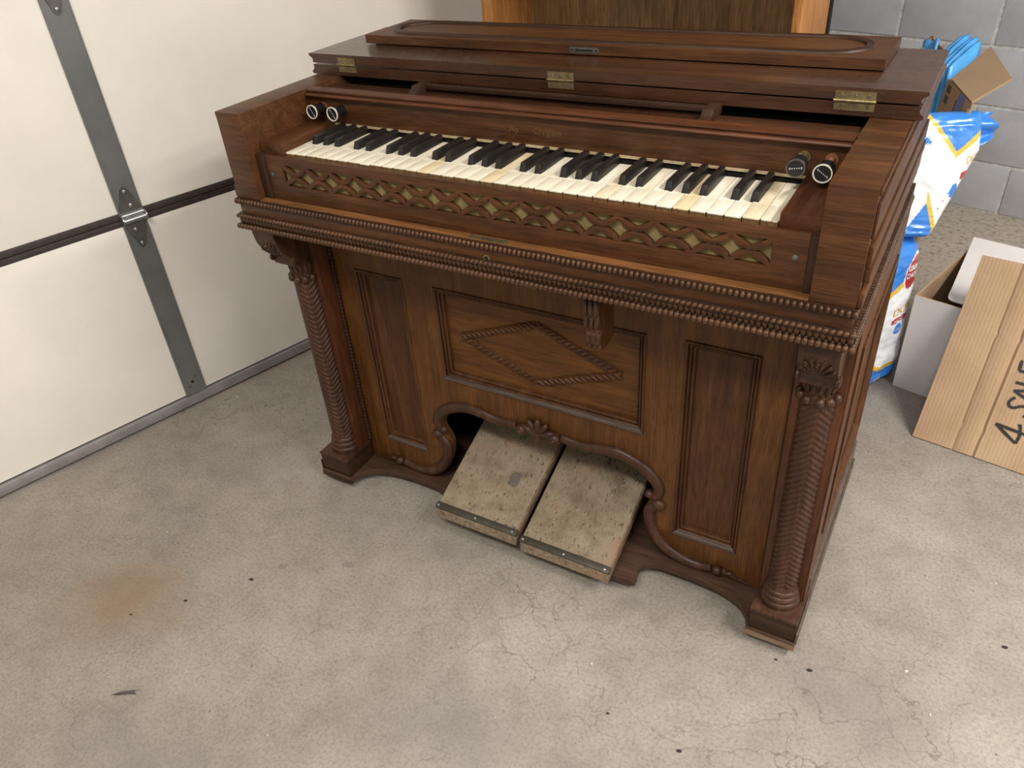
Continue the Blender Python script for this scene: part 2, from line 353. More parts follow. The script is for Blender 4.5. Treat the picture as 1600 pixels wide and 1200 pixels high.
for vc in (-1.45, -.2085, 1.033):
    st = MB()
    for i in range(4):
        a = SEAM[i]+(.004 if i == 0 else .004); b_ = SEAM[i+1]-.004
        st.box(DU, DU+.004, vc-.0285, vc+.0285, a, b_)
        st.box(DU, DU+.0075, vc-.0285, vc-.0255, a, b_); st.box(DU, DU+.0055, vc+.0265, vc+.0285, a, b_)
    so = st.build('door_stile', GALV, gd)
    for hz in (.03+.022, .03+.034, .03+.046):
        mm = MB(); mm.lathe([(.0022 if abs(hz-.064) > .003 else .004, 0), (.0022 if abs(hz-.064) > .003 else .004, .0006)], (DU+.004, vc-.012+(hz-.052)*.9, hz+.005), (1, 0, 0), 10); mm.build('rivet_hole', RUBBER, so)
    for sz in SEAM[1:4]:
        # strap hinge over the seam
        def hm(x, y, d): return Vector((DU+.0045+d, vc+x, sz+y))
        up = [(-.026, .010), (-.026, .022), (-.008, .070), (0, .076), (.008, .070), (.026, .022), (.026, .010)]
        hg = fill2d('hinge', [[(x*.98, y) for x, y in up]], .003, hm, GALVH, gd, smooth=30)
        fill2d('hinge_leaf', [[(x*.9, -y) for x, y in up][::-1]], .003, hm, GALVH, hg, smooth=30)
        mm = MB(); mm.lathe([(.0075, -.027), (.0075, .027)], (DU+.013, vc, sz-.002), (0, 1, 0), 16); mm.lathe([(.0055, -.026), (.0055, .026)], (DU+.010, vc, sz+.010), (0, 1, 0), 12); mm.build('hinge_barrel', GALVL, hg, 40)
        for sgn in (-1, 1):
            mm = MB(); mm.lathe([(.0125, 0), (.0125, .0025)], (DU+.012, vc+sgn*.028-.00125, sz), (0, 1, 0), 16); mm.build('hinge_ear', GALVL, hg, 40)
        for (dy, dz) in ((0, .064), (.004, .030), (0, -.064), (-.004, -.028)):
            mm = MB(); mm.lathe([(.0052, 0), (.0052, .0015), (.004, .003), (.0022, .0032), (.0015, .0022)], (DU+.0075, vc+dy, sz+dz), (1, 0, 0), 14); mm.build('screw', GALVL, hg, 50)
        for (dy, dz) in ((-.004, .046), (.001, -.046), (-.002, -.038)):
            mm = MB(); mm.lathe([(.002, 0), (.002, .0005)], (DU+.0076, vc+dy, sz+dz), (1, 0, 0), 8); mm.build('screw_hole', STEELD, hg)
# ceiling lamps (out of the picture, they light the garage)
LD = plain('lamp_diffuser', (.9, .9, .88), .5); LD.node_tree.nodes['Principled BSDF'].inputs['Emission Color'].default_value = (1, .94, .85, 1); LD.node_tree.nodes['Principled BSDF'].inputs['Emission Strength'].default_value = 3
for (n, u, v, z, a, b_, e), lab in zip(LAMPS, ('long ceiling lamp along the right of the organ', 'long ceiling lamp across the front of the organ', 'long ceiling lamp near the right wall')):
    le = empty('ceiling_lamp', UV(u, v, HC), -TH); tag(le, lab, 'lamp')
    m = MB(); m.box(-a/2-.02, a/2+.02, -b_/2-.02, b_/2+.02, -.05, 0); m.build('housing', WHITEW, le)
    m = MB(); m.box(-a/2, a/2, -b_/2, b_/2, -.07, -.051); m.build('diffuser', LD, le)

# ================================================================== ORGAN
org = empty('reed_organ', (0, 0, LIFT)); tag(org, 'antique carved dark walnut reed organ with open keyboard and two carpeted pedals', 'organ')
def P(name, *a, **k): return box(name, *a, parent=org, **k)
# ---- base board with scalloped front
half = [(.2258, .004), (.2385, .008), (.2405, .018), (.2372, .032), (.2362, .045), (.240, .055), (.250, .0625), (.2684, .0674), (.3101, .0688), (.3531, .067), (.3854, .0636), (.4152, .0547), (.4361, .0423), (.4520, .022), (.4575, -.003)]
sm = [(p.x, p.y) for p in smoothpath([(x, y, 0) for x, y in half], 4)]
outl = [(-x, y) for x, y in sm[::-1] if x > .25]+[(-.225, .066), (-.15, .066), (.15, .004)]+sm+[(.5425, -.003), (.5425, .525), (-.5425, .525), (-.5425, -.003)]
fill2d('base_board', [outl], .016, lambda x, y, d: Vector((x, y, d)), BASEW, org, bevel=.0012)
for sx in (-1, 1):
    for y in (.10, .45):
        m = MB(); m.lathe([(.014, -.011), (.016, -.008), (.016, .008), (.014, .011)], (sx*.36, y, -.002), (1, 0, 0), 18); m.build('caster', STEELD, org, 40)
# ---- front frame: board with three openings and the cut-out for the pedals
AY = .092
arch_in = [(0, .232), (.0485, .233), (.0878, .2285), (.1261, .2335), (.1629, .2360), (.2037, .2245), (.2289, .2052), (.2420, .1830), (.2440, .172)]
low_in = [(.2385, .158), (.2308, .148), (.2262, .1247), (.2314, .0931), (.2459, .0592), (.2667, .0360), (.290, .0225), (.30, .017)]
ai = [(p.x, p.y) for p in smoothpath([(x, z, 0) for x, z in arch_in], 5)]; li = [(p.x, p.y) for p in smoothpath([(x, z, 0) for x, z in low_in], 5)]
hf = ai+li
outer = [(-x, z) for x, z in hf[::-1]][:-1]+hf+[(.462, .017), (.462, .645), (-.462, .645), (-.462, .017)]
PANELS = [(-.405, -.290, .092, .520, 'z'), (-.2145, .2145, .311, .517, 'x'), (.283, .403, .092, .522, 'z')]
holes = [[(a, c), (b, c), (b, d), (a, d)] for a, b, c, d, g in PANELS]
fill2d('front_frame', [outer]+holes, .022, lambda x, y, d: Vector((x, AY+d, y)), WO['z'], org, bevel=.0012)
for a, b, c, d, g in PANELS:
    pn = box('front_panel', a-.008, b+.008, AY+.013, AY+.020, c-.008, d+.008, WO[g] if g == 'x' else W[g], org, 0)
    mo = MB(); pth = [(a, AY+.002, c), (b, AY+.002, c), (b, AY+.002, d), (a, AY+.002, d)]
    # stepped ogee moulding around the inside of each opening
    prof = [(-.0015, -.0115), (-.0015, .003), (.0002, .0050), (.0022, .0052), (.0040, .0034), (.0046, -.0025), (.0058, -.0025), (.0066, .0012), (.0082, .0018), (.0096, .0002), (.0102, -.0050), (.0114, -.0050), (.0122, -.0030), (.0150, -.0050), (.0165, -.0112)]
    mo.sweep([Vector(p) for p in pth], prof, (0, -1, 0), True)
    mo.build('panel_moulding', W['z'], pn, 30)
    # sloping dusty bottom ledge
    lg = MB(); x0, x1 = a-.002, b+.002
    lg.hexa([(x0, AY-.0035, c-.003), (x1, AY-.0035, c-.003), (x1, AY+.013, c-.003), (x0, AY+.013, c-.003), (x0+.004, AY-.0035, c+.003), (x1-.004, AY-.0035, c+.003), (x1-.016, AY+.013, c+.013), (x0+.016, AY+.013, c+.013)])
    lg.build('panel_ledge', DUSTY, pn, None, .001)
    if g == 'x':
        tips = [(-.166, .415), (0, .4785), (.166, .415), (0, .3525)]
        for i in range(4):
            p, q = Vector((tips[i][0], 0, tips[i][1])), Vector((tips[(i+1) % 4][0], 0, tips[(i+1) % 4][1])); dr = (q-p); Ln = dr.length; dr.normalize(); nr = Vector((0, 1, 0)).cross(dr)
            m = MB(); yb = AY+.0115; ww = .0085
            e0, e1 = p, q
            m.hexa([e0-nr*ww+Vector((0, yb+.003, 0)), e1-nr*ww+Vector((0, yb+.003, 0)), e1+nr*ww+Vector((0, yb+.003, 0)), e0+nr*ww+Vector((0, yb+.003, 0)),
                    e0-nr*ww*.8+Vector((0, yb-.001, 0)), e1-nr*ww*.8+Vector((0, yb-.001, 0)), e1+nr*ww*.8+Vector((0, yb-.001, 0)), e0+nr*ww*.8+Vector((0, yb-.001, 0))])
            k = 15
            for j in range(k):
                c0 = p+dr*(Ln*(j+.5)/k); tl = 1 if i in (0, 2) else -1
                d2 = (nr*1.0+dr*.95*tl).normalized(); d3 = Vector((0, 1, 0)).cross(d2)
                m.ell(c0+Vector((0, yb-.001, 0)), d2*.0105, d3*.0038, Vector((0, -.0045, 0)), 8, 6)
            m.build('rope_bar', W['x'], pn, 60).location.y = -.0004*i
# ---- scrolled border of the pedal opening
for sx in (-1, 1):
    cl = [(.050, .2425), (.092, .2385), (.133, .2455), (.170, .2475), (.209, .2355), (.236, .2160), (.2505, .194), (.250, .178), (.243, .170), (.233, .171)]
    pts = smoothpath([(sx*x, AY-.001, z) for x, z in cl], 6); n = len(pts); wd = [1.0]*n
    for i in range(n):
        t = i/(n-1); wd[i] = .85+.25*math.sin(math.pi*min(1, t*1.1)) if t < .86 else 1.0-.15*(t-.86)/.14
    m = MB(); m.sweep(pts, rnd_prof(.022, .009, 9, .004), (0, -1, 0), False, wd); m.ell((sx*.2335, AY-.004, .1735), (.0085, 0, 0), (0, .010, 0), (0, 0, .0085), 14, 10)
    m.build('arch_scroll', CARVE, org, 60)
    cl = [(.250, .150), (.242, .141), (.2345, .1255), (.2390, .092), (.2550, .0615), (.2777, .0405), (.310, .0285), (.342, .027), (.364, .033)]
    pts = smoothpath([(sx*x, AY-.001, z) for x, z in cl], 6); n = len(pts)
    m = MB(); m.sweep(pts, rnd_prof(.022, .010, 9, .004), (0, -1, 0), False, [.8+.35*math.sin(math.pi*i/(n-1)) for i in range(n)])
    m.ell((sx*.2535, AY-.004, .1535), (.0135, 0, 0), (0, .010, 0), (0, 0, .0115), 16, 10)
    m.build('side_scroll', CARVE, org, 60)
    m = MB(); m.ell((sx*.3755, AY-.006, .0365), (.0105, 0, 0), (0, .011, 0), (0, 0, .0095), 16, 10)
    m.sweep(smoothpath([(sx*.384, AY-.001, .034), (sx*.402, AY-.001, .0305), (sx*.418, AY-.001, .024), (sx*.437, AY-.001, .0205)], 5), rnd_prof(.014, .007, 7, .003), (0, -1, 0), False, [1.1-.06*i for i in range(16)])
    m.ell((sx*.396, AY-.004, .036), (.010, 0, .002*sx), (0, .006, 0), (0, 0, .004), 10, 6)
    m.build('scroll_ball', CARVE, org, 60)
m = MB()
for sx in (-1, 1): m.ell((sx*.037, AY-.006, .240), (.0125, 0, 0), (0, .013, 0), (0, 0, .0125), 16, 10); m.ell((sx*.037, AY-.011, .240), (.006, 0, 0), (0, .010, 0), (0, 0, .006), 12, 8)
for i, a in enumerate((-68, -34, 0, 34, 68)):
    d = Vector((math.sin(R(a)), 0, math.cos(R(a)))); c = Vector((0, AY-.006, .238))+d*.019; m.ell(c, d*.020, Vector((0, 1, 0)).cross(d)*.0078, (0, -.0095, 0), 10, 8)
m.ell((0, AY-.006, .233), (.010, 0, 0), (0, .010, 0), (0, 0, .014), 12, 8)
m.build('shell_ornament', CARVE, org, 60)
# ---- plinths, pilasters, columns with capitals, side return boards
for sx in (-1, 1):
    def sb(m, x0, x1, *a): m.box(min(sx*x0, sx*x1), max(sx*x0, sx*x1), *a)
    m = MB(); sb(m, .461, .5405, .002, .090, .0135, .060); pl = m.build('plinth', WD['x'], org, 40, .001)
    m = MB(); sb(m, .4595, .541, .000, .091, .060, .0665); m.build('plinth_cap', CARVE, pl, 40, .002)
    m = MB(); sb(m, .4565, .5435, -.0035, .091, -.0005, .0130); m.build('plinth_foot', RAW if sx > 0 else WD['x'], pl, 40, .002)
    m = MB(); sb(m, .462, .535, .0505, .092, .0668, .645); m.build('pilaster', Lr['z'], org, 40, .0012)
    # rope bead in the corner between return board and front
    m = MB()
    for j in range(62):
        z = .074+j*.0091; m.ell((sx*.458, .0865, z), (.0028*sx, -.0028, .003), (.003, .003*sx, 0), (-.0012*sx, .0012, .0052), 6, 5)
    o = m.build('corner_rope', ROPE, org, 60); tag(o, kind='stuff')
    # column shaft with feather carving
    CX, CY, CR = sx*.4985, .048, .0235
    V, F = [], []; nz, na = 330, 60; z0, z1 = .108, .512
    ts = R(-74 if sx > 0 else -48)
    for j in range(nz+1):
        z = z0+(z1-z0)*j/nz
        for i in range(na):
            th = 2*math.pi*i/na; dth = (th-ts+math.pi) % (2*math.pi)-math.pi
            sl = .021 if sx > 0 else -.017
            ph = ((z+sl*abs(dth))/.0118) % 1.0
            rib = math.sin(math.pi*ph)**.7
            groove = min(1, abs(dth)/.10)
            r = CR+.0038*(rib*groove-.4)
            V.append((CX+r*math.cos(th), CY+r*math.sin(th), z))
    for j in range(nz):
        for i in range(na):
            a = j*na+i; b_ = j*na+(i+1) % na; F.append((a, b_, b_+na, a+na))
    col = mesh('column', V, F, CARVE, org, 180)
    m = MB(); m.lathe([(.0, .0668), (.0335, .0668), (.0345, .073), (.033, .079), (.031, .080), (.0325, .085), (.031, .091), (.0285, .0925), (.030, .097), (.0285, .1025), (.026, .104), (.0265, .109), (.024, .113), (.0, .113)], (CX, CY, 0), (0, 0, 1), 40); m.build('column_base', CARVE, col, 50)
    m = MB(); m.lathe([(.022, .505), (.025, .510), (.0215, .517), (.0205, .527), (.0235, .540), (.0265, .547)], (CX, CY-.004, 0), (0, 0, 1), 32)
    for i in range(14):
        th = 2*math.pi*i/14; m.ell((CX+.0215*math.cos(th), CY-.004+.0215*math.sin(th), .532), (.0045*math.cos(th), .0045*math.sin(th), 0), (-.0042*math.sin(th), .0042*math.cos(th), 0), (0.002*math.cos(th), .002*math.sin(th), .013), 8, 6)
    m.build('capital_bell', CARVE, col, 60)
    m = MB()
    for a in (-150, -118, -76, -44, -8, 188):
        th = R(a); m.ell((CX+.026*math.cos(th), CY-.002+.026*math.sin(th), .5125), (.0072, 0, 0), (0, .0072, 0), (0, 0, .0075), 12, 8)
    m.build('capital_beads', CARVE, col, 60)
    m = MB(); m.box(CX-.027, CX+.027, .012, .052, .547, .5525); m.build('capital_fillet', CARVE, col, 40, .001)
    prof = [(.056, .646), (-.030, .646), (-.031, .628), (-.027, .608), (-.017, .588), (-.003, .574), (.004, .566), (.004, .5525), (.056, .5525)]
    V = [(x, y, z) for x in (CX-.0265, CX+.0265) for y, z in prof]; k = len(prof)
    F = [tuple(range(k-1, -1, -1)), tuple(range(k, 2*k))]+[(i, (i+1) % k, k+(i+1) % k, k+i) for i in range(k)]
    m = MB(); m.add(V, F)
    for i, a in enumerate((-60, -40, -20, 0, 20, 40, 60)):   # carved shell fan on the curved face
        for s_ in range(5):
            t = .2+.16*s_; xx = CX+math.sin(R(a))*.026*t*1.1; zz = .578+math.cos(R(a))*.040*t
            yy = -.017-(zz-.588)*.7 if zz < .608 else -.0285
            m.ell((xx, yy, zz), (.003, 0, .001), (0, .0022, 0), (.002*math.sin(R(a)), 0, .0045), 6, 5)
    m.ell((CX, -.004, .578), (.006, 0, 0), (0, .005, 0), (0, 0, .005), 10, 6)
    for s2 in (-1, 1): m.lathe([(.0085, -.002), (.0085, .002), (.005, .004)], (CX+s2*.0265, .004, .566), (s2, 0, 0), 16)
    m.build('capital_console', CARVE, col, 45)
# ---- sides of the case: stiles, rails, recessed panel
for sx in (-1, 1):
    def sb(m, x0, x1, *a): m.box(min(sx*x0, sx*x1), max(sx*x0, sx*x1), *a)
    m = MB(); sb(m, .505, .530, .0925, .520, .016, .645); sd = m.build('case_side', Lr['z'], org)
    m = MB(); sb(m, .5302, .538, .0925, .115, .0668, .645); sb(m, .5352, .538, .053, .0924, .0668, .645); sb(m, .5302, .538, .450, .520, .0165, .645); sb(m, .5302, .538, .115, .450, .560, .645); sb(m, .5302, .538, .115, .450, .095, .180); m.build('side_frame', Lr['z'], sd, 40, .0012)
    m = MB()
    pth = [Vector((sx*.538, .115, .180)), Vector((sx*.538, .450, .180)), Vector((sx*.538, .450, .560)), Vector((sx*.538, .115, .560))]
    m.sweep(pth, [(0, -.0075), (0, .003), (sx*.005, .004), (sx*.009, .0), (sx*.013, -.005), (sx*.013, -.0075)], (sx, 0, 0), True); m.build('side_moulding', W['z'], sd, 40)
    m = MB(); sb(m, .5302, .541, .0915, .522, .0165, .090); m.build('side_base', GREYW if sx > 0 else WD['y'], sd, 40, .002)
    m = MB(); sb(m, .5412, .5450, .0005, .522, .0135, .040); m.build('base_fillet', GREYW if sx > 0 else WD['y'], sd, 40, .001)
m = MB(); m.box(-.522, .522, .520, .528, .016, .853); m.build('back_board', WD['x'], org)
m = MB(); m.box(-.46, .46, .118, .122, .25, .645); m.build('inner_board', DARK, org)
m = MB(); m.box(-.504, .504, .36, .364, .017, .645); m.build('inner_back', DARK, org)  # inner boards coloured black to stand for the unlit interior
# ---- key bed with fascia, beads and ropes
P('key_bed', -.5305, .5305, -.036, .520, .6455, .7005, mat=W['x'])
P('key_bed_fillet', -.534, .534, -.0405, .522, .6435, .6500, mat=WD['x'], bevel=.001)
P('key_bed_ledge', -.4745, .4745, -.0362, -.0185, .7006, .7022, mat=WORN, bevel=.0005)
def row(name, z, y, x, step, rx, rz, dep, tilt, ends=True, back=.50):
    m = MB(); n = int(round(2*x/step))
    for i in range(n+1):
        xx = -x+2*x*i/n; m.ell((xx, y, z), (rx, 0, tilt*rx), (0, dep, 0), (-tilt*rz*.6, 0, rz), 8, 6)
    if ends:
        k = int((back-y)/step)
        for sx in (-1, 1):
            for i in range(1, k):
                m.ell((sx*(x), y+i*step, z), (0, rx, tilt*rx), (dep, 0, 0), (0, -tilt*rz*.6, rz), 6, 5)
    o = m.build(name, BEADM, org, 70); tag(o, kind='stuff'); return o
m = MB(); m.box(-.5335, .5335, -.0395, .50, .690, .7005); m.build('bead_backing', WD['x'], org)
row('bead_moulding', .6950, -.0405, .5325, .00812, .0036, .0052, .0042, .0)
m = MB()
pr = [(-.036, .672), (-.0405, .6715), (-.0425, .6655), (-.0415, .660), (-.0385, .657), (-.0375, .652), (-.041, .6475), (-.036, .6455)]
V = [(x, y, z) for x in (-.5335, .5335) for y, z in pr]; k = len(pr); m.add(V, [tuple(range(k-1, -1, -1)), tuple(range(k, 2*k))]+[(i, (i+1) % k, k+(i+1) % k, k+i) for i in range(k)])
m.box(-.538, -.5305, -.036, .50, .6455, .671); m.box(.5305, .538, -.036, .50, .6455, .671); m.build('rope_backing', WD['x'], org)
row('rope_moulding', .6675, -.0425, .5345, .00812, .0046, .0038, .0042, .45)
row('scallop_moulding', .6578, -.0390, .5325, .00812, .0043, .0082, .0034, .06)
row('rope_moulding', .6482, -.0448, .5368, .00812, .0046, .0050, .0050, .45)
m = MB(); m.lathe([(.0065, 0), (.0065, .002), (.0042, .0028), (.0034, .0006)], (0, -.036, .6738), (0, -1, 0), 20); o = m.build('keyhole_ring', BRASS, org, 50)
m = MB(); m.lathe([(.0033, 0), (.0033, .0003)], (0, -.0366, .6738), (0, -1, 0), 12); m.box(-.0012, .0012, -.037, -.0366, .668, .674); m.build('keyhole', DARK, o)
m = MB(); m.box(-.034, .036, -.0345, -.0235, .7022, .7028); o = m.build('lock_plate', BRASS, org)
m = MB(); m.box(-.012, .012, -.0315, -.0265, .7028, .70285); m.lathe([(.0022, 0), (.0022, .0005)], (.028, -.029, .7028), (0, 0, 1), 10); m.lathe([(.0022, 0), (.0022, .0005)], (-.027, -.029, .7028), (0, 0, 1), 10); m.build('lock_slot', STEELD, o)
# ---- knee lever
m = MB(); prof = [(.030, .645), (-.016, .645), (-.024, .634), (-.027, .615), (-.022, .592), (-.013, .575), (-.018, .568), (-.018, .553), (-.011, .541), (-.002, .537), (.010, .538), (.030, .546)]
x0, x1 = .157, .183; k = len(prof); V = [(x, y, z) for x in (x0, x1) for y, z in prof]
m.add(V, [tuple(range(k-1, -1, -1)), tuple(range(k, 2*k))]+[(i, (i+1) % k, k+(i+1) % k, k+i) for i in range(k)]); kl = m.build('knee_lever', W['z'], org, 45)
m = MB()
for i in range(3):
    xc = x0+.0043+i*.0087
    m.sweep(smoothpath([(xc, -.012, .643), (xc, -.022, .634), (xc, -.0265, .615), (xc, -.0215, .592), (xc, -.013, .576)], 5), rnd_prof(.0095, .004, 6, .002), (1, 0, 0)) if False else None
    for (y, z, ry, rz, t) in ((-.018, .636, .006, .011, .5), (-.0255, .617, .0055, .016, .1), (-.0225, .596, .0055, .014, -.35), (-.0165, .560, .005, .011, .0), (-.012, .546, .005, .008, -.3)):
        m.ell((xc, y, z), (.0043, 0, 0), (0, ry*math.cos(t), ry*math.sin(t)), (0, -rz*math.sin(t)*.8, rz), 10, 8)
m.build('lever_carving', CARVE, kl, 60)
# ---- key slip with pierced fretwork
Z0, Z1, FY = .7022, .7810, -.0185
fz0, fz1 = .7300, .7665; fc = (fz0+fz1)/2; fh = (fz1-fz0)/2; pit_ = .8365/16
def sgn(x): return (x > 0)-(x < 0)
def superell(cx, cz, a, b, q, t0, t1, n):
    out = []
    for i in range(n+1):
        t = t0+(t1-t0)*i/n; c, s = math.cos(t), math.sin(t); out.append((cx+a*sgn(round(c, 9))*abs(c)**(2/q), cz+b*sgn(round(s, 9))*abs(s)**(2/q)))
    return out
hl = []
for k in range(-8, 9):
    cx = k*pit_; a, b = pit_/2-.0034, fh-.0026
    if k == -8: hl.append(superell(cx, fc, a, b, .68, -math.pi/2, math.pi/2, 16))
    elif k == 8: hl.append(superell(cx, fc, a, b, .68, math.pi/2, 3*math.pi/2, 16))
    else: hl.append(superell(cx, fc, a, b, .68, 0, 2*math.pi, 32)[:-1])
    if k < 8:
        nx = cx+pit_/2
        hl.append(superell(nx, fz1, pit_/2-.0052, fh-.0062, 1.05, math.pi, 2*math.pi, 14)); hl.append(superell(nx, fz0, pit_/2-.0052, fh-.0062, 1.05, 0, math.pi, 14))
ks = fill2d('key_slip', [[(-.455, Z0), (.463, Z0), (.463, Z1), (-.455, Z1)]]+hl, .0072, lambda x, y, d: Vector((x, FY+d, y)), W['x'], org, bevel=.0006, smooth=25)
m = MB(); m.box(-.43, .43, FY+.0074, FY+.0085, fz0-.004, fz1+.004); m.build('fret_cloth', CLOTH, ks)
for x in (-.444, .4485):
    m = MB(); m.lathe([(.004, 0), (.004, .0012), (.0022, .002)], (x, FY, .7475), (0, -1, 0), 14); m.build('screw', STEELD, ks, 50)
for sx in (-1, 1):
    x0, x1 = (-.4745, -.4555) if sx < 0 else (.4635, .4745); P('slip_end', x0, x1, -.0215, .010, .7022, .7815, mat=WD['z'])
m = MB(); m.box(-.4745, .4745, .006, .20, .7022, .7640); m.build('key_frame', WD['x'], org)
# ---- keys
PIT = .0233; KX = 18*PIT
def key_outline(y0, y1, wd, chip=None):
    h = wd/2; r = .0028; o = [(-h, y1), (-h, y0+r), (-h+.0009, y0+.0008), (-h+r, y0)]
    if chip: o += [(chip-.002, y0), (chip-.0012, y0+.0014), (chip, y0+.0009), (chip+.0011, y0+.0018), (chip+.002, y0)]
    o += [(h-r, y0), (h-.0009, y0+.0008), (h, y0+r), (h, y1)]; return o
def ivory_mesh(nm, chip=None):
    o = fill2d(nm, [key_outline(-.0035, .0440, .0223, chip)], .0022, lambda x, y, d: Vector((x, y, .7821+d)), IVORY, None, bevel=.0004)
    m = MB(); bm = bmesh.new(); bm.from_mesh(o.data); g = bmesh.ops.create_cube(bm, size=1)
    for v in g['verts']: v.co = Vector((v.co.x*.0223, .0443+(v.co.y+.5)*(.1310-.0443), .7821+(v.co.z+.5)*.0021))
    bm.to_mesh(o.data); bm.free(); me = o.data; bpy.data.objects.remove(o); return me
iv = [ivory_mesh('white_key'), ivory_mesh('white_key_chipped', .003), ivory_mesh('white_key_worn', -.005)]
m = MB(); m.box(-.01085, .01085, -.0022, .1310, .7660, .7821); o = m.build('key_body', KEYW); kb = o.data; bpy.data.objects.remove(o)
CH = {1: 1, 3: 2, 5: 1, 12: 2, 14: 1, 20: 1, 26: 1, 30: 2, 35: 1, 8: 2}
for i in range(36):
    o = link('white_key', iv[CH.get(i, 0)], None, org); o.location = (-KX+(i+.5)*PIT, 0, random.uniform(-.0008, .0006)); link('key_body', kb, None, o)
bk = MB(); w0, w1 = .0071, .0042; y0, y1 = .0468, .1325; zt = .7975
bk.hexa([(-w0, y0, .775), (w0, y0, .775), (w0, y1, .775), (-w0, y1, .775), (-w1, y0+.0065, zt), (w1, y0+.0065, zt), (w1, y1, zt), (-w1, y1, zt)])
o = bk.build('black_key', EBONY, None, 40, .0009); bkm = o.data; bpy.data.objects.remove(o)
for i in range(35):
    k = i % 7
    if k in (0, 1, 2, 4, 5):
        dx = {0: -.0018, 1: 0, 2: .0018, 4: -.0014, 5: .0014}[k]
        o = link('black_key', bkm, None, org); o.location = (-KX+(i+1)*PIT+dx, 0, random.uniform(-.0008, .0008))
for sx in (-1, 1):   # end blocks beside the keys
    x0, x1 = (.4205, .4745) if sx > 0 else (-.4745, -.4205); P('key_block', x0, x1, -.006, .1365, .7640, .7985, mat=Lr['y'] if sx > 0 else W['y'], bevel=.002)
# ---- name board, moulding, shelf, stops
nb = P('name_board', -.4745, .4745, .137, .150, .7925, .8425, mat=W['x'])
m = MB(); m.box(-.4745, .4745, .1385, .1495, .7640, .7924); m.build('key_gap_shade', DARK, org)  # solid black block in place of the shade behind the keys
m = MB(); m.box(-.4205, .4205, .1338, .1369, .7918, .7952); m.build('felt_strip', FELT, nb)
m = MB()
pr = [(.152, .8530), (.136, .8530), (.1325, .8515), (.1320, .8490), (.1345, .8478), (.1345, .8468), (.1270, .8462), (.1255, .8442), (.1255, .8425), (.1290, .8415), (.1310, .8395), (.137, .8385), (.152, .8385)]
V = [(x, y, z) for x in (-.4735, .4735) for y, z in pr]; k = len(pr); m.add(V, [tuple(range(k-1, -1, -1)), tuple(range(k, 2*k))]+[(i, (i+1) % k, k+(i+1) % k, k+i) for i in range(k)]); m.build('name_moulding', Lr['x'], org, 30)
text('gilt_lettering', 'Organ', .0155, (-.005, .1366, .8128), (1, 0, 0), (0, 0, 1), GOLDL, nb, sx=1.25, thick=.0001, off=-.0002, shear=.1)
text('gilt_lettering', 'Ay', .0155, (-.050, .1366, .8128), (1, 0, 0), (0, 0, 1), GOLDL, nb, sx=1.1, thick=.0001, off=-.0002, shear=.1)
P('top_shelf', -.4735, .4735, .150, .214, .8370, .8440, mat=LIDW['x'])  # darker lid wood: shade and dust on the shelf are in the colour
for (x, yf) in ((-.4425, .104), (-.3945, .104), (.4135, .088), (.4490, .080)):
    zc = .8215
    m = MB(); m.lathe([(.0, 0), (.0105, 0), (.0128, .002), (.0128, .006), (.0098, .010), (.0086, .018), (.0098, .0265), (.0, .0265)], (x, yf, zc), (0, 1, 0), 28); kn = m.build('stop_knob', BLACKP, org, 40)
    m = MB(); m.lathe([(.0108, -.0004), (.0118, -.0009), (.0128, 0), (.0126, .0008)], (x, yf, zc), (0, 1, 0), 32); 
    m2 = MB()
    pth = [Vector((x+.0116*math.cos(2*math.pi*i/32), yf-.0002, zc+.0116*math.sin(2*math.pi*i/32))) for i in range(32)]
    m2.sweep(pth, [(-.0008, -.0006), (.0008, -.0006), (.0008, .0009), (-.0008, .0009)], (0, -1, 0), True); m2.build('knob_ring', RING if x < .41 or x > .44 else STEELD, kn, 60)
    m = MB(); m.lathe([(.0055, .0265), (.0055, .137-yf)], (x, yf, zc), (0, 1, 0), 16); m.lathe([(.0085, .135-yf), (.0085, .137-yf)], (x, yf, zc), (0, 1, 0), 20); m.build('knob_shank', REDF if abs(x) > .42 else BRASS, kn, 50)
    m = MB(); a = R(-35 if x > .44 else 10 if x > 0 else -60)
    for j, wd_ in enumerate((.9, .5, .5, .45, .5, 1.1)):
        t = -.0075+j*.003; px, pz = x+t*math.cos(a), zc+t*math.sin(a); hh = .0013*wd_
        m.box(px-.0007, px+.0007, yf-.0004, yf+.0001, pz-hh, pz+hh)
    m.build('stop_lettering', WHITEM, kn)
# ---- music rest
for sx in (-1, 1):
    m = MB(); prof = [(.155, .8440), (.155, .8478), (.160, .8500), (.168, .8492), (.178, .8515), (.185, .8590), (.222, .8590), (.222, .8440)]
    V = [(x, y, z) for x in (sx*.262-.009, sx*.262+.009) for y, z in prof]; k = len(prof)
    m.add(V, [tuple(range(k-1, -1, -1)), tuple(range(k, 2*k))]+[(i, (i+1) % k, k+(i+1) % k, k+i) for i in range(k)]); m.build('music_rest_foot', WD['y'], org, 30, .0008)
P('music_rest_bar', -.2529, .2529, .200, .211, .8500, .8580, mat=WD['x'])
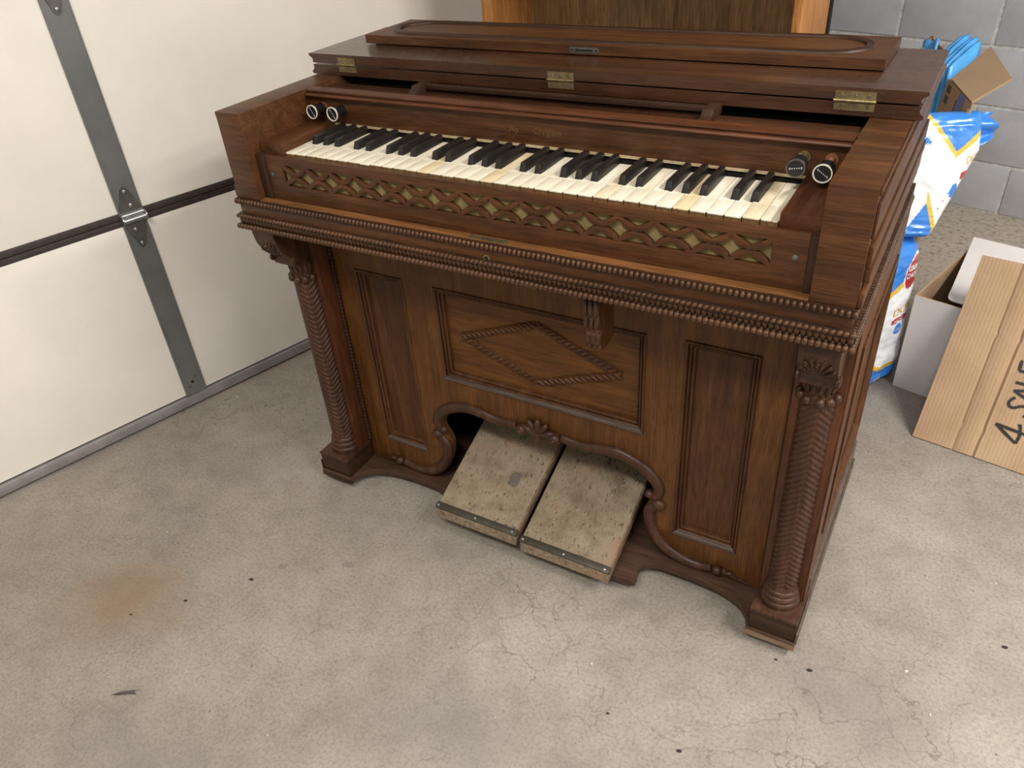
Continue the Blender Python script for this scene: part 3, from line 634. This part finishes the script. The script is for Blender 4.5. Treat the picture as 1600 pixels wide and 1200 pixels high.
# ---- cheeks and rear case
for sx in (-1, 1):
    x0, x1 = (.4750, .5305) if sx > 0 else (-.5305, -.4750)
    ck = P('key_cheek', x0, x1, -.0355, .262, .7006, .8530, mat=W['x'], bevel=.0015)
    m = MB(); xo = sx*.5306
    for (z0, z1, t, ya, yb) in ((.844, .8528, .0025, -.034, .50), (.790, .834, .0035, -.030, .50), (.752, .780, .0055, -.026, .50), (.730, .746, .0075, -.022, .50), (.7008, .722, .0060, -.034, .50)): m.box(min(xo, xo+sx*t), max(xo, xo+sx*t), ya, yb, z0, z1)
    m.build('cheek_moulding', W['y'], ck, 40, .002)
    m = MB(); m.box(min(xo, xo-sx*.02), max(xo, xo-sx*.02), .262, .521, .7006, .853); m.build('rear_side', Lr['y'], org)
m = MB(); m.box(-.474, .474, .255, .262, .7650, .8365); m.build('inner_rail', DARK, org)  # black rail painted as the shade of the cavity below the lid
# ---- folded lid: lower leaf, upper leaf, fall board
def lid(name, prof_r, y0, y1, mat):
    pr = [(x, z) for x, z in prof_r]; pr = pr+[(-x, z) for x, z in pr[::-1]]; k = len(pr)
    V = [(x, y, z) for y in (y0, y1) for x, z in pr]
    m = MB(); m.add(V, [tuple(range(k)), tuple(range(2*k-1, k-1, -1))]+[(i, k+i, k+(i+1) % k, (i+1) % k) for i in range(k)]); return m.build(name, mat, org, 30)
lid('lower_lid', [(.538, .8538), (.5415, .8555), (.5415, .8590), (.537, .8620), (.535, .8665), (.537, .8705), (.533, .8718)], .228, .520, LIDW['x'])
ul = lid('upper_lid', [(.533, .8744), (.5365, .8757), (.5345, .8795), (.537, .8835), (.5425, .8865), (.5425, .8905), (.541, .8913)], .2275, .4740, LIDW['x'])
fb = lid('fall_board', [(.472, .8935), (.472, .9085)], .3180, .4705, W['x'])
m = MB(); m.box(-.46, .46, .330, .460, .8915, .8936); m.build('fall_gap_shade', DARK, fb)  # black filler, paints the shadow gap below the fall board
def oval(w_, h_, cx, cy, n=20):
    o = []; r = h_
    for i in range(n+1): a = -math.pi/2+math.pi*i/n; o.append((cx+w_-r*1.3+r*1.3*math.cos(a), cy+r*math.sin(a)))
    for i in range(n+1): a = math.pi/2+math.pi*i/n; o.append((cx-w_+r*1.3+r*1.3*math.cos(a), cy+r*math.sin(a)))
    return o
m = MB(); m.sweep([Vector((x, y, .9083)) for x, y in oval(.440, .054, 0, .3945)], [(-.0075, 0), (-.0065, .003), (-.003, .0042), (-.001, .0028), (.001, .0034), (.004, .0026), (.006, .0036), (.0078, .0015), (.0078, 0)], (0, 0, 1), True); m.build('oval_moulding', WD['x'], fb, 60)
m = MB(); m.box(-.0275, .0275, .3168, .3181, .8960, .9050); o = m.build('lock_plate', STEELD, fb)
m = MB(); m.box(-.016, .016, .3162, .3168, .8985, .9022); m.lathe([(.002, 0), (.002, .0006)], (-.0225, .3168, .9003), (0, -1, 0), 10); m.lathe([(.002, 0), (.002, .0006)], (.0225, .3168, .9003), (0, -1, 0), 10); m.build('lock_slot', DARK, o)
for (x0, x1) in ((-.4715, -.4300), (-.0230, .0240), (.4260, .4790)):
    m = MB(); m.box(x0, x1, .2262, .2277, .8752, .8865); m.box(x0, x1, .2268, .2283, .8605, .8722); m.lathe([(.0026, x0-.001), (.0026, x1+.001)], (0, .2262, .8738), (1, 0, 0), 12); hg = m.build('brass_hinge', BRASS, org, 40)
    for t in (.17, .5, .83):
        for z in (.8805, .8665):
            m = MB(); m.lathe([(.0022, 0), (.0018, .0006)], (x0+(x1-x0)*t, .2262 if z > .87 else .2268, z), (0, -1, 0), 10); m.build('screw', STEELD, hg, 50)
# ---- pedals
def carpet(name):
    m, nt, b = mat_base(name); v = coords(nt)
    f = noise_n(nt, v, 18, 6, .7); c = ramp(nt, f, [(.3, (.23, .18, .125)), (.5, (.37, .31, .23)), (.7, (.46, .395, .305))])
    w1 = nt.nodes.new('ShaderNodeTexWave'); w1.inputs['Scale'].default_value = 130; w1.inputs['Distortion'].default_value = 3; w1.bands_direction = 'Y'; nt.links.new(v, w1.inputs[0])
    w2 = nt.nodes.new('ShaderNodeTexWave'); w2.inputs['Scale'].default_value = 130; w2.inputs['Distortion'].default_value = 3; w2.bands_direction = 'X'; nt.links.new(v, w2.inputs[0])
    mm = nt.nodes.new('ShaderNodeMath'); mm.operation = 'MULTIPLY'; nt.links.new(w1.outputs['Fac'], mm.inputs[0]); nt.links.new(w2.outputs['Fac'], mm.inputs[1])
    wr = ramp(nt, mm.outputs[0], [(0, (.5, .46, .4)), (.5, (1.12, 1.1, 1.06))]); col = mixc(nt, .85, c.outputs[0], wr.outputs[0], 'MULTIPLY')
    rd = ramp(nt, noise_n(nt, v, 9, 5, .7), [(.56, (0, 0, 0)), (.72, (.6, .6, .6))]); col = mixc(nt, rd.outputs[0], col, (.27, .10, .055))
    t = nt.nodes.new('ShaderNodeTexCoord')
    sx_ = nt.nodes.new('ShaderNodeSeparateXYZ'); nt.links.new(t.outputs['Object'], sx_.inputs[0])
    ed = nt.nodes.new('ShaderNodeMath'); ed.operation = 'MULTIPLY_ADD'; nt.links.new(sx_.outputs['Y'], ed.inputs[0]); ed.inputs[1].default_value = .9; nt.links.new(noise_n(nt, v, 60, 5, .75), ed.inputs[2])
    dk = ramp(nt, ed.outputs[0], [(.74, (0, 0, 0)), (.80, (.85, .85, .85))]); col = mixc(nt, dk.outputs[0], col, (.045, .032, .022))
    sp = ramp(nt, noise_n(nt, coords(nt, (2.2, .8, .8)), 110, 3, .6), [(.33, (.8, .8, .8)), (.41, (0, 0, 0))]); col = mixc(nt, sp.outputs[0], col, (.06, .04, .028))
    mp = nt.nodes.new('ShaderNodeMapping'); mp.vector_type = 'TEXTURE'; mp.inputs['Location'].default_value = (-.062, .085, .1); mp.inputs['Scale'].default_value = (.019, .026, 1); nt.links.new(t.outputs['Object'], mp.inputs[0])
    ln = nt.nodes.new('ShaderNodeVectorMath'); ln.operation = 'LENGTH'; nt.links.new(mp.outputs[0], ln.inputs[0])
    ad = nt.nodes.new('ShaderNodeMath'); ad.operation = 'MULTIPLY_ADD'; nt.links.new(noise_n(nt, v, 45, 3), ad.inputs[0]); ad.inputs[1].default_value = .55; nt.links.new(ln.outputs['Value'], ad.inputs[2])
    pr = ramp(nt, ad.outputs[0], [(.9, (.75, .75, .75)), (1.0, (0, 0, 0))]); col = mixc(nt, pr.outputs[0], col, (.11, .10, .10))
    nt.links.new(col, b.inputs['Base Color']); b.inputs['Roughness'].default_value = .95; b.inputs['Specular IOR Level'].default_value = .1
    bump(nt, b, mm.outputs[0], .6, .0015); return m
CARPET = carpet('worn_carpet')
for sx in (-1, 1):
    x0, x1 = (.0045, .199) if sx > 0 else (-.199, -.0045)
    sl = .415; ln = math.hypot(1, sl); ey = Vector((0, 1/ln, sl/ln)); ez = Vector((0, -sl/ln, 1/ln))
    dzp = 0 if sx < 0 else -.009
    O = Vector((0, -.0185, .0555+dzp))
    def pp(x, s, h): return Vector((x, 0, 0))+O+ey*s+ez*h
    def pbox(m, xa, xb, s0, s1, h0, h1): m.hexa([pp(xa, s0, h0), pp(xb, s0, h0), pp(xb, s1, h0), pp(xa, s1, h0), pp(xa, s0, h1), pp(xb, s0, h1), pp(xb, s1, h1), pp(xa, s1, h1)])
    m = MB(); pbox(m, x0, x1, .0, .33, -.024, -.0035); pd = m.build('pedal', RAW, org, 40, .001)
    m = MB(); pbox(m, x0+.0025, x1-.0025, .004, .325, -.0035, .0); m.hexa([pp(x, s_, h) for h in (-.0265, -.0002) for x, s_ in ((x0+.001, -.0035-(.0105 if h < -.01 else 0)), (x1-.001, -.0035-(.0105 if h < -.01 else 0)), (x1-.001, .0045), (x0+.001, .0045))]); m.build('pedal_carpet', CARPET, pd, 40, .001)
    m = MB()
    for t in range(1): pbox(m, x0-.0008, x1+.0008, -.0045, .0100, -.004, .0024)
    st = m.build('pedal_strip', plain('strip_%d' % sx, (.055, .048, .035), .5, metal=.4, var=.3, vscale=60), pd, 50, .0016)
    for t in (.03, .5, .95):
        c = pp(x0+(x1-x0)*t, .002, .002); m = MB(); m.lathe([(.0026, 0), (.0026, .0012), (.0012, .0016)], c, ez, 10); m.build('nail', GALVL, st, 50)

# ================================================================== BOOKCASE behind the organ
BKX = wood('teak_light', (.30, .125, .035), (.44, .20, .06), (.58, .30, .11), 'z', rough=.45, coat=.05)
BKB = wood('teak_back', (.10, .055, .022), (.19, .108, .044), (.29, .18, .085), 'z', rough=.5, coat=.05, ring=1.6)
bc = empty('bookcase', (-.158, .862, 0), R(-2.5)); tag(bc, 'tall open orange-brown wooden bookcase standing behind the organ', 'bookcase')
bw, bd, bh = .796/2, .235, 1.85
box('side_panel', -bw, -bw+.017, 0, bd, 0, bh, BKX, bc, .001); box('side_panel', bw-.017, bw, 0, bd, 0, bh, BKX, bc, .001)
box('back_panel', -bw+.0172, bw-.0172, bd-.012, bd-.004, .02, bh-.02, BKB, bc, 0)
for z in (.06, .40, 1.02, 1.42, bh-.018): box('shelf', -bw+.0172, bw-.0172, .004, bd-.0125, z, z+.017, BKX, bc, .001)
box('black_strip', -bw+.002, bw+.006, bd+.0005, bd+.012, 0, bh, DARK, bc, 0)  # black board, shows as a dark strip at the right of the bookcase

# ================================================================== PAD PACKS, BOXES, CARDBOARD (right)
def frame(u, v, z, al, lean=0):
    a, l = R(al), R(lean); ud, vd = UV(1, 0), UV(0, 1); n = ud*math.cos(a)-vd*math.sin(a); e = ud*math.sin(a)+vd*math.cos(a)
    up = Vector((0, 0, 1))*math.cos(l)-n*math.sin(l); return UV(u, v, z), e, up, e.cross(up)
def pack(name, fr, sL, sR, t0, t1, thick, colf, nrm_amp, label, group, crease=0, ns=110, nt_=130):
    """pillow-shaped film pack; sL(t), sR(t) give the outline of the printed face"""
    O, e, up, n = fr; mats = [PW, PB, PG, PR]
    def pt(a, t, side):
        sl, sr = sL(t), sR(t); s = sl+(sr-sl)*a; x = 2*a-1; y = 2*(t-t0)/(t1-t0)-1
        prof = (max(0, 1-abs(x)**9))**.5*(max(0, 1-abs(y)**(10 if y > 0 else 26)))**.5
        h = thick*.5*prof
        wv = noise.noise(Vector((s*16, t*22, 1.3)))*nrm_amp+noise.noise(Vector((s*46, t*60+s*20, 4.1)))*nrm_amp*.45
        wv += crease*max(0, abs(y)-.55)*noise.noise(Vector((s*30, t*110, 2.2)))
        return O+e*s+up*t+n*((h if side > 0 else -h)-thick*.5+wv*prof*side), s, t
    V, F, mi = [], [], []
    for side in (1, -1):
        base = len(V); k1 = ns if side > 0 else 24; k2 = nt_ if side > 0 else 30; ST_ = {}
        for j in range(k2+1):
            for i in range(k1+1):
                a = .5-.5*math.cos(math.pi*i/k1) if side < 0 else i/k1; p, s, t = pt(a, t0+(t1-t0)*j/k2, side); V.append(p); ST_[(i, j)] = (s, t)
        for j in range(k2):
            for i in range(k1):
                q = base+j*(k1+1)+i; f = (q, q+1, q+k1+2, q+k1+1); F.append(f if side > 0 else f[::-1])
                s = (ST_[(i, j)][0]+ST_[(i+1, j+1)][0])/2; t = (ST_[(i, j)][1]+ST_[(i+1, j+1)][1])/2; mi.append(colf(s, t))
    me = bpy.data.meshes.new(name); me.from_pydata([tuple(v-O) for v in V], [], F)
    for mm_ in mats: me.materials.append(mm_)
    for p, c in zip(me.polygons, mi): p.material_index = c; p.use_smooth = True
    o = bpy.data.objects.new(name, me); COL.objects.link(o); o.location = O
    def surf(s, t, d):
        sl, sr = sL(t), sR(t); a = min(.995, max(.005, (s-sl)/(sr-sl))); return pt(a, min(t1, max(t0, t)), 1)[0]-O+n*d
    def write(body, size, s, t, mat, sx=1.0, sk=0.0, off=0.0):
        x = text('lettering', body, size, (0, 0, 0), (1, 0, 0), (0, 1, 0), mat, o, sx=sx, off=off, thick=0)
        for v in x.data.vertices: v.co = surf(s+v.co.x, t+v.co.y+sk*v.co.x, .0012)
    tag(o, label, 'pack', group); return o, write
# lower pack
frL = frame(.2375, .93, 0.0, 17)
def colL(s, z):
    g = .255+(.45*(s-.045) if s > .045 else -1.1*(s-.045))
    ox, oz = s-.134, z-.318
    q = ((ox-oz*.18)/.0225)**2+(oz/.043)**2
    if q < 1: return 3
    if q < 1.28: return 0
    if z > g+.016: return 1
    if z > g: return 2
    lo = .052+.9*max(0, .085-s)**1.15
    if z < lo: return 1
    if z < lo+.013: return 2
    if .092 < s < .15 and .184+.1*(s-.092) < z < .198+.1*(s-.092): return 3
    if ((s-.120)/.0135)**2+((z-.166)/.0155)**2 < 1: return 1
    return 0
lowp, wr = pack('pad_pack', frL, lambda t: -.06, lambda t: .184-.02*(t/.4), .0, .400, .15, colL, .004, 'white and blue plastic pad pack standing on the floor beside the white box', 'pad packs', .012)
wr('DOG', .030, .090, .207, PG, 1.05, .12)
wr('GREAT', .0175, .1145, .322, PW, .78, .12, .0004); wr('CHOICE', .0175, .1115, .303, PW, .72, .12, .0004)
wr('150', .013, .1075, .161, PW); wr('150', .017, .074, .020, PW, 1, .1); wr('PADS', .011, .100, .187, PW, 1.1, .1)
for i in range(4): wr('- -', .011, .092-.002*i, .138-i*.016, PB, 1.2, .1)
# upper pack, slumped on the lower one
frU = frame(.290, 1.06, .418, 50, 15)
def sRu(t): return .006+.42*t if t < .18 else .0816-(t-.18)*.05
def colU(s, t):
    vx, vt = .030, .165
    g = vt+(.95*(s-vx) if s > vx else -1.32*(s-vx))
    if t > g+.014: return 1
    if t > g: return 2
    bx = -.019
    lowg = .074-(3.4*(s-bx) if s > bx else -1.7*(bx-s)*-1)
    if s > bx and t < .074-3.0*(s-bx-.008): return 2 if t > .074-3.0*(s-bx+.002) else 1
    if s <= bx and t < .070+1.6*(s-bx): return 1
    if ((s-.036)/.0095)**2+((t-.094-.3*(s-.036))/.0155)**2 < 1: return 1
    if .046 < s < .062 and .120+.3*(s-.054) < t < .136+.3*(s-.054): return 3
    if (abs(s+.036)/.011)**1.3+(abs(t-.205+.4*(s+.036))/.009)**1.3 < 1+.5*math.sin(s*900)*math.sin(t*1100): return 1
    return 0
upp, wr = pack('pad_pack', frU, lambda t: -.20+.25*t, lambda t: sRu(t)+.006, -.012, .262, .085, colU, .0035, 'white and blue plastic pad pack slumped on top of the standing one', 'pad packs', .016)
O, e, up, n = frU
wr('DO', .026, .054, .150, PG, .62, .3)
for i in range(4): wr('-', .018, -.004+i*.0085, .034+i*.017, PB, 1, .2)
# twisted film tuft at its top corner
m = MB(); 
V, F = [], []
for j in range(9):
    t = j/8
    for i in range(13):
        a = i/12; s = .035+.085*t; c = .205+.026*t
        wv = .012*math.sin(a*9+t*3)*(.4+t); V.append(tuple(e*(s+.008*math.sin(a*6)*t)+up*(c+(a-.5)*(.05+.022*math.sin(t*3)))+n*(-.045+wv)))
for j in range(8):
    for i in range(12): q = j*13+i; F.append((q, q+1, q+14, q+13))
tf = mesh('film_tuft', V, F, PB, upp, 180); sf = tf.modifiers.new('thick', 'SOLIDIFY'); sf.thickness = .001
# white box with open lid
wbx = empty('carton', UV(.293, 1.052, 0), -TH); tag(wbx, 'open white cardboard box with brown inside behind the leaning cardboard sheet', 'box')
BD, BWd, BHt = .36, .30, .263
def two(name, x0, x1, y0, y1, z0, z1, mo, mi_, face):   # panel with white outside and brown inside
    o = box(name, x0, x1, y0, y1, z0, z1, mo, wbx, 0); o.data.materials.append(mi_)
    for p in o.data.polygons:
        if p.normal.dot(Vector(face)) > .9 or p.normal.z > .9: p.material_index = 1
    return o
two('front_wall', 0, BWd, 0, .004, .001, BHt, WCARD, CARD, (0, 1, 0)); two('left_wall', 0, .004, .004, BD-.004, .001, BHt, WCARD, CARD, (1, 0, 0))
two('right_wall', BWd-.004, BWd, .004, BD-.004, .001, BHt, WCARD, CARD, (-1, 0, 0)); two('back_wall', 0, BWd, BD-.004, BD, .001, BHt, WCARD, CARD, (0, -1, 0)); box('bottom', .004, BWd-.004, .004, BD-.004, .001, .005, CARD, wbx, 0)
lidp = smoothpath([(.0530, .074, 0), (.0575, .050, 0), (.0625, .031, 0), (.073, .020, 0), (.092, .018, 0)], 4)
fill2d('lid_flap', [[(p.x, p.y) for p in lidp]+[(.29, .018), (.29, BD+.01), (-.008, BD+.01)]], .004, lambda x, y, d: Vector((x, y, BHt+.0005+d*.6+.012*(y/BD))), WCARD, wbx)
# leaning cardboard sheet with marker lettering
B0 = Vector((.644, .7315, .0025)); ce = Vector((.98297819, -.18372229, 0)); cs = Vector((.0899, .4811, .8721)).normalized(); cn = ce.cross(cs)
sh = empty('cardboard_sheet', B0); tag(sh, 'brown corrugated cardboard sheet with handwritten sale lettering leaning on the white box', 'cardboard')
def corr():
    m, nt, b = mat_base('corrugated'); v = coords(nt); t = nt.nodes.new('ShaderNodeTexCoord'); sx_ = nt.nodes.new('ShaderNodeSeparateXYZ')
    dt = nt.nodes.new('ShaderNodeVectorMath'); dt.operation = 'DOT_PRODUCT'; nt.links.new(t.outputs['Object'], dt.inputs[0]); dt.inputs[1].default_value = tuple(ce)
    mu = nt.nodes.new('ShaderNodeMath'); mu.operation = 'MULTIPLY'; nt.links.new(dt.outputs['Value'], mu.inputs[0]); mu.inputs[1].default_value = 2*math.pi/.0078
    si = nt.nodes.new('ShaderNodeMath'); si.operation = 'SINE'; nt.links.new(mu.outputs[0], si.inputs[0])
    f = noise_n(nt, v, 9, 5); c = ramp(nt, f, [(.3, (.37, .243, .142)), (.7, (.455, .315, .197))])
    c2 = ramp(nt, si.outputs[0], [(0, (.93, .92, .9)), (1, (1, 1, 1))]); nt.links.new(mixc(nt, .8, c.outputs[0], c2.outputs[0], 'MULTIPLY'), b.inputs['Base Color']); b.inputs['Roughness'].default_value = .8
    bump(nt, b, si.outputs[0], .18, .001); return m
CORR = corr()
# profile across the sheet: panels with pressed creases
cr = [(0, 0), (.078, 0), (.0855, -.0012), (.0865, -.0028), (.0885, -.0012), (.092, .0006), (.120, .0006), (.1265, -.0014), (.1285, -.003), (.1305, -.001), (.1345, .0012), (.139, .0), (.146, 0), (.30, .0), (.46, 0)]
V, F = [], []; HT = .437; K = 90
for j in range(K+1):
    t = HT*j/K
    for (s, h) in cr:
        kink = .0022*math.exp(-((t-.275)/.008)**2)+.002*math.exp(-((t-.06)/.008)**2)
        ss = s-(.0055*t/HT if .07 < s < .1 else 0)+(kink if .07 < s < .14 else 0)
        V.append(tuple(ce*ss+cs*t+cn*(h-(0))))
k = len(cr); nb_ = len(V)
V += [tuple(Vector(p)-cn*.004) for p in V]
for j in range(K):
    for i in range(k-1): q = j*k+i; F.append((q, q+1, q+k+1, q+k)); F.append((nb_+q, nb_+q+k, nb_+q+k+1, nb_+q+1))
for i in range(k-1): F.append((i, nb_+i, nb_+i+1, i+1)); q = K*k+i; F.append((q, q+1, nb_+q+1, nb_+q))
for j in range(K): q = j*k; F.append((q, q+k, nb_+q+k, nb_+q)); q = j*k+k-1; F.append((q, nb_+q, nb_+q+k, q+k))
mesh('sheet', V, F, CORR, sh, 35)
def stroke(nm, pts, w_=.0062):
    m = MB(); m.sweep([ce*s+cs*t+cn*.0006 for s, t in pts], [(-w_/2, 0), (w_/2, 0), (w_/2, .0005), (-w_/2, .0005)], cn, False, [1+.15*math.sin(i*2.1) for i in range(len(pts))]); return m
def sp2(p, k=5): return [(q.x, q.y) for q in smoothpath([(a, b, 0) for a, b in p], k)]
def letter(strokes):
    m = MB()
    for i, st in enumerate(strokes):
        mm_ = stroke('', st); m.add([tuple(Vector(v)+cn*.00012*i) for v in mm_.V], mm_.F)
    m.build('marker_letter', MARK, sh)
letter([[(.1482, .0873), (.180, .085), (.2054, .0835), (.222, .081)], [(.1482, .0873), (.172, .073), (.1965, .0588)], sp2([(.1965, .0588), (.1985, .075), (.1955, .090), (.1925, .0985), (.189, .0975)])])
letter([sp2([(.1640, .1545), (.1595, .150), (.1560, .142), (.1585, .1335), (.1680, .1320), (.1780, .1385), (.1900, .1420), (.2030, .1380), (.2060, .128), (.2000, .120), (.1900, .1215)])])
letter([[(.2080, .152), (.180, .160), (.1559, .1677)], [(.1559, .1677), (.180, .175), (.2080, .181)], [(.1880, .160), (.1890, .177)]])
letter([[(.1532, .1863), (.180, .188), (.2060, .190)], [(.2060, .190), (.2055, .203), (.2040, .213)]])
letter([[(.1510, .2130), (.178, .2130), (.2050, .2150)], [(.1510, .2130), (.1500, .2250), (.1490, .236)], [(.178, .2140), (.1775, .231)], [(.2050, .2150), (.2040, .237)]])
# skewed brown carton with a flap, and folded blue pads in it
bx = empty('brown_carton', UV(.20, 1.25, 0)); tag(bx, 'half-collapsed brown shipping box with blue tape and a raised flap near the block wall', 'box')
def W2(u, v, z): return UV(u, v, z)-UV(.20, 1.25, 0)
BZ = .68; cD, cA = (.275, 1.158), (.170, 1.319); ex_ = (cA[0]-cD[0], cA[1]-cD[1]); wv_ = (-.045, .19)
cL = (cD[0]+ex_[0]*2.9, cD[1]+ex_[1]*2.9)
def sh_(p, z): k = (1-z/BZ); return W2(p[0]-.115*k, p[1]+.10*k, z)
def add2(p, q): return (p[0]+q[0], p[1]+q[1])
def wall4(nm, a, b, z1, mat, th):
    q = []
    for z in (.001, z1):
        pa, pb = sh_(a, z), sh_(b, z); d = (pb-pa).normalized(); nn = Vector((-d.y, d.x, 0))*th; q += [pa, pb, pb+nn, pa+nn]
    m = MB(); m.hexa(q); return m.build(nm, mat, bx)
fw = wall4('front_wall', cL, cD, BZ, CARD, .005)
wall4('side_wall', add2(cD, wv_), cD, BZ-.01, CARD_SHADE, -.005); wall4('side_wall', add2(cL, wv_), cL, BZ-.01, CARD_SHADE, .005); wall4('back_wall', add2(cL, wv_), add2(cD, wv_), BZ-.01, CARD_SHADE, -.005)
fq = [W2(*cA, BZ+.002), W2(*cD, BZ+.002), W2(.299, 1.309, .702), W2(.182, 1.500, .722)]; fn = (fq[1]-fq[0]).cross(fq[3]-fq[0]).normalized()*.005
m = MB(); m.hexa(fq+[q+fn for q in fq]); m.build('top_flap', CARD_SHADE, bx)
# print on the front wall: handling marks, tape, arrow arc
fe = (W2(*cD, 0)-W2(*cA, 0)).normalized(); fu = (sh_(cA, BZ)-sh_(cA, 0)).normalized(); fnn = fe.cross(fu).normalized()
def onf(a, z, d=.0006): return sh_(cA, z)+fe*a+fnn*d
def quad(nm, P4, mat, par): return mesh(nm, P4, [(0, 1, 2, 3)], mat, par)
tp = MB(); q = [(.090, BZ-.145), (.136, BZ-.145), (.136, BZ-.001), (.090, BZ-.001)]; tp.hexa([onf(a, z, .0002) for a, z in q]+[onf(a, z, .0008) for a, z in q]); tpo = tp.build('packing_tape', TAPE, fw)
text('lettering', 'prime', .026, onf(.124, BZ-.105, .0014), fu, -fe, WHITEM, fw, thick=.0001)
for (a, z) in ((-.012, BZ-.008), (-.008, BZ-.032)):
    t_ = MB(); q = [(a, z-.018), (a+.028, z-.018), (a+.028, z), (a, z)]; t_.hexa([onf(x, y, .0002) for x, y in q]+[onf(x, y, .0007) for x, y in q]); t_.build('handling_mark', MARK, fw)
m = MB(); m.sweep([onf(.160+.018*math.cos(R(t)), BZ-.085+.028*math.sin(R(t)), .0008) for t in range(-100, 120, 10)], [(-.003, -.0003), (.003, -.0003), (.003, .0003), (-.003, .0003)], fnn, False); m.build('arrow_print', MARK, fw)
m = MB(); m.sweep([onf(.083+.003*math.sin(R(t)), BZ-.02-t*.0006, .0008) for t in range(0, 100, 10)], [(-.0015, -.0003), (.0015, -.0003), (.0015, .0003), (-.0015, .0003)], fnn, False); m.build('arrow_print', MARK, fw)
# folded pads
def pad(a, b, z0, z1a, z1b, label):
    pa, pb = UV(*a), UV(*b); d = (pb-pa).normalized(); nn = Vector((-d.y, d.x, 0)); V, F = [], []; c = (pa+pb)/2; nn_ = 10
    for i in range(nn_+1):
        for j in range(7):
            t = i/nn_; h = j/6; zt_ = z1a+(z1b-z1a)*t; p = pa+(pb-pa)*t+nn*(.004*math.sin(t*7+h*4)+.012*h*h); V.append(tuple(Vector((p.x-c.x, p.y-c.y, z0+(zt_-z0)*h+.004*math.sin(t*9)*h))))
    for i in range(nn_):
        for j in range(6): q = i*7+j; F.append((q, q+7, q+8, q+1))
    o = mesh('folded_pad', V, F, PADB, None, 180); o.location = (c.x, c.y, 0); md = o.modifiers.new('thick', 'SOLIDIFY'); md.thickness = .006; md.offset = 0
    tag(o, label, 'pad', 'folded pads in the brown box')
for i in range(5):
    pad((.158-.014*i, 1.345+.010*i), (.166-.014*i, 1.490+.012*i), .42, .706-.002*i, .737+.006*(i % 2), 'folded sky-blue absorbent pad sticking out beside the flap of the brown box')
pad((-.045, 1.66), (.012, 1.60), .42, .688, .708, 'lone sky-blue folded pad standing apart at the far side of the brown box')
# crumbs on the floor
CRUMB = plain('dark_crumb', (.02, .017, .014), .8); 
spots = [(-.4744, -.3122, .0052), (-.5566, -.4145, .0042), (.5764, -.0155, .005), (.8628, .1831, .005), (.4279, -.2581, .0045), (-.63, -.49, .003), (.52, -.02, .003), (.30, -.25, .003)]
for i, (x, y, r) in enumerate(spots):
    m = MB(); m.ell((0, 0, r*.3), (r, r*.3, 0), (-r*.2, r*.6, 0), (0, 0, r*.35), 7, 5); o = m.build('crumb', CRUMB, None, 60); o.location = (x, y, 0); tag(o, 'tiny dark crumb lying on the concrete floor', 'crumb', 'crumbs on the floor')
m = MB(); V = [(-.022, -.012, .0004), (-.008, -.008, .004), (.004, .002, .003), (.020, .010, .0006), (.010, .012, .001), (.018, .020, .0008), (.004, .010, .002), (-.008, .000, .003)]
o = mesh('dry_leaf', V, [(0, 1, 7), (1, 2, 6, 7), (2, 3, 4, 6), (4, 5, 6)], plain('dry_leaf_grey', (.07, .06, .055), .8)); o.location = (-.486, -.615, 0); md = o.modifiers.new('thick', 'SOLIDIFY'); md.thickness = .0006; tag(o, 'shrivelled grey leaf scrap on the concrete floor', 'leaf')
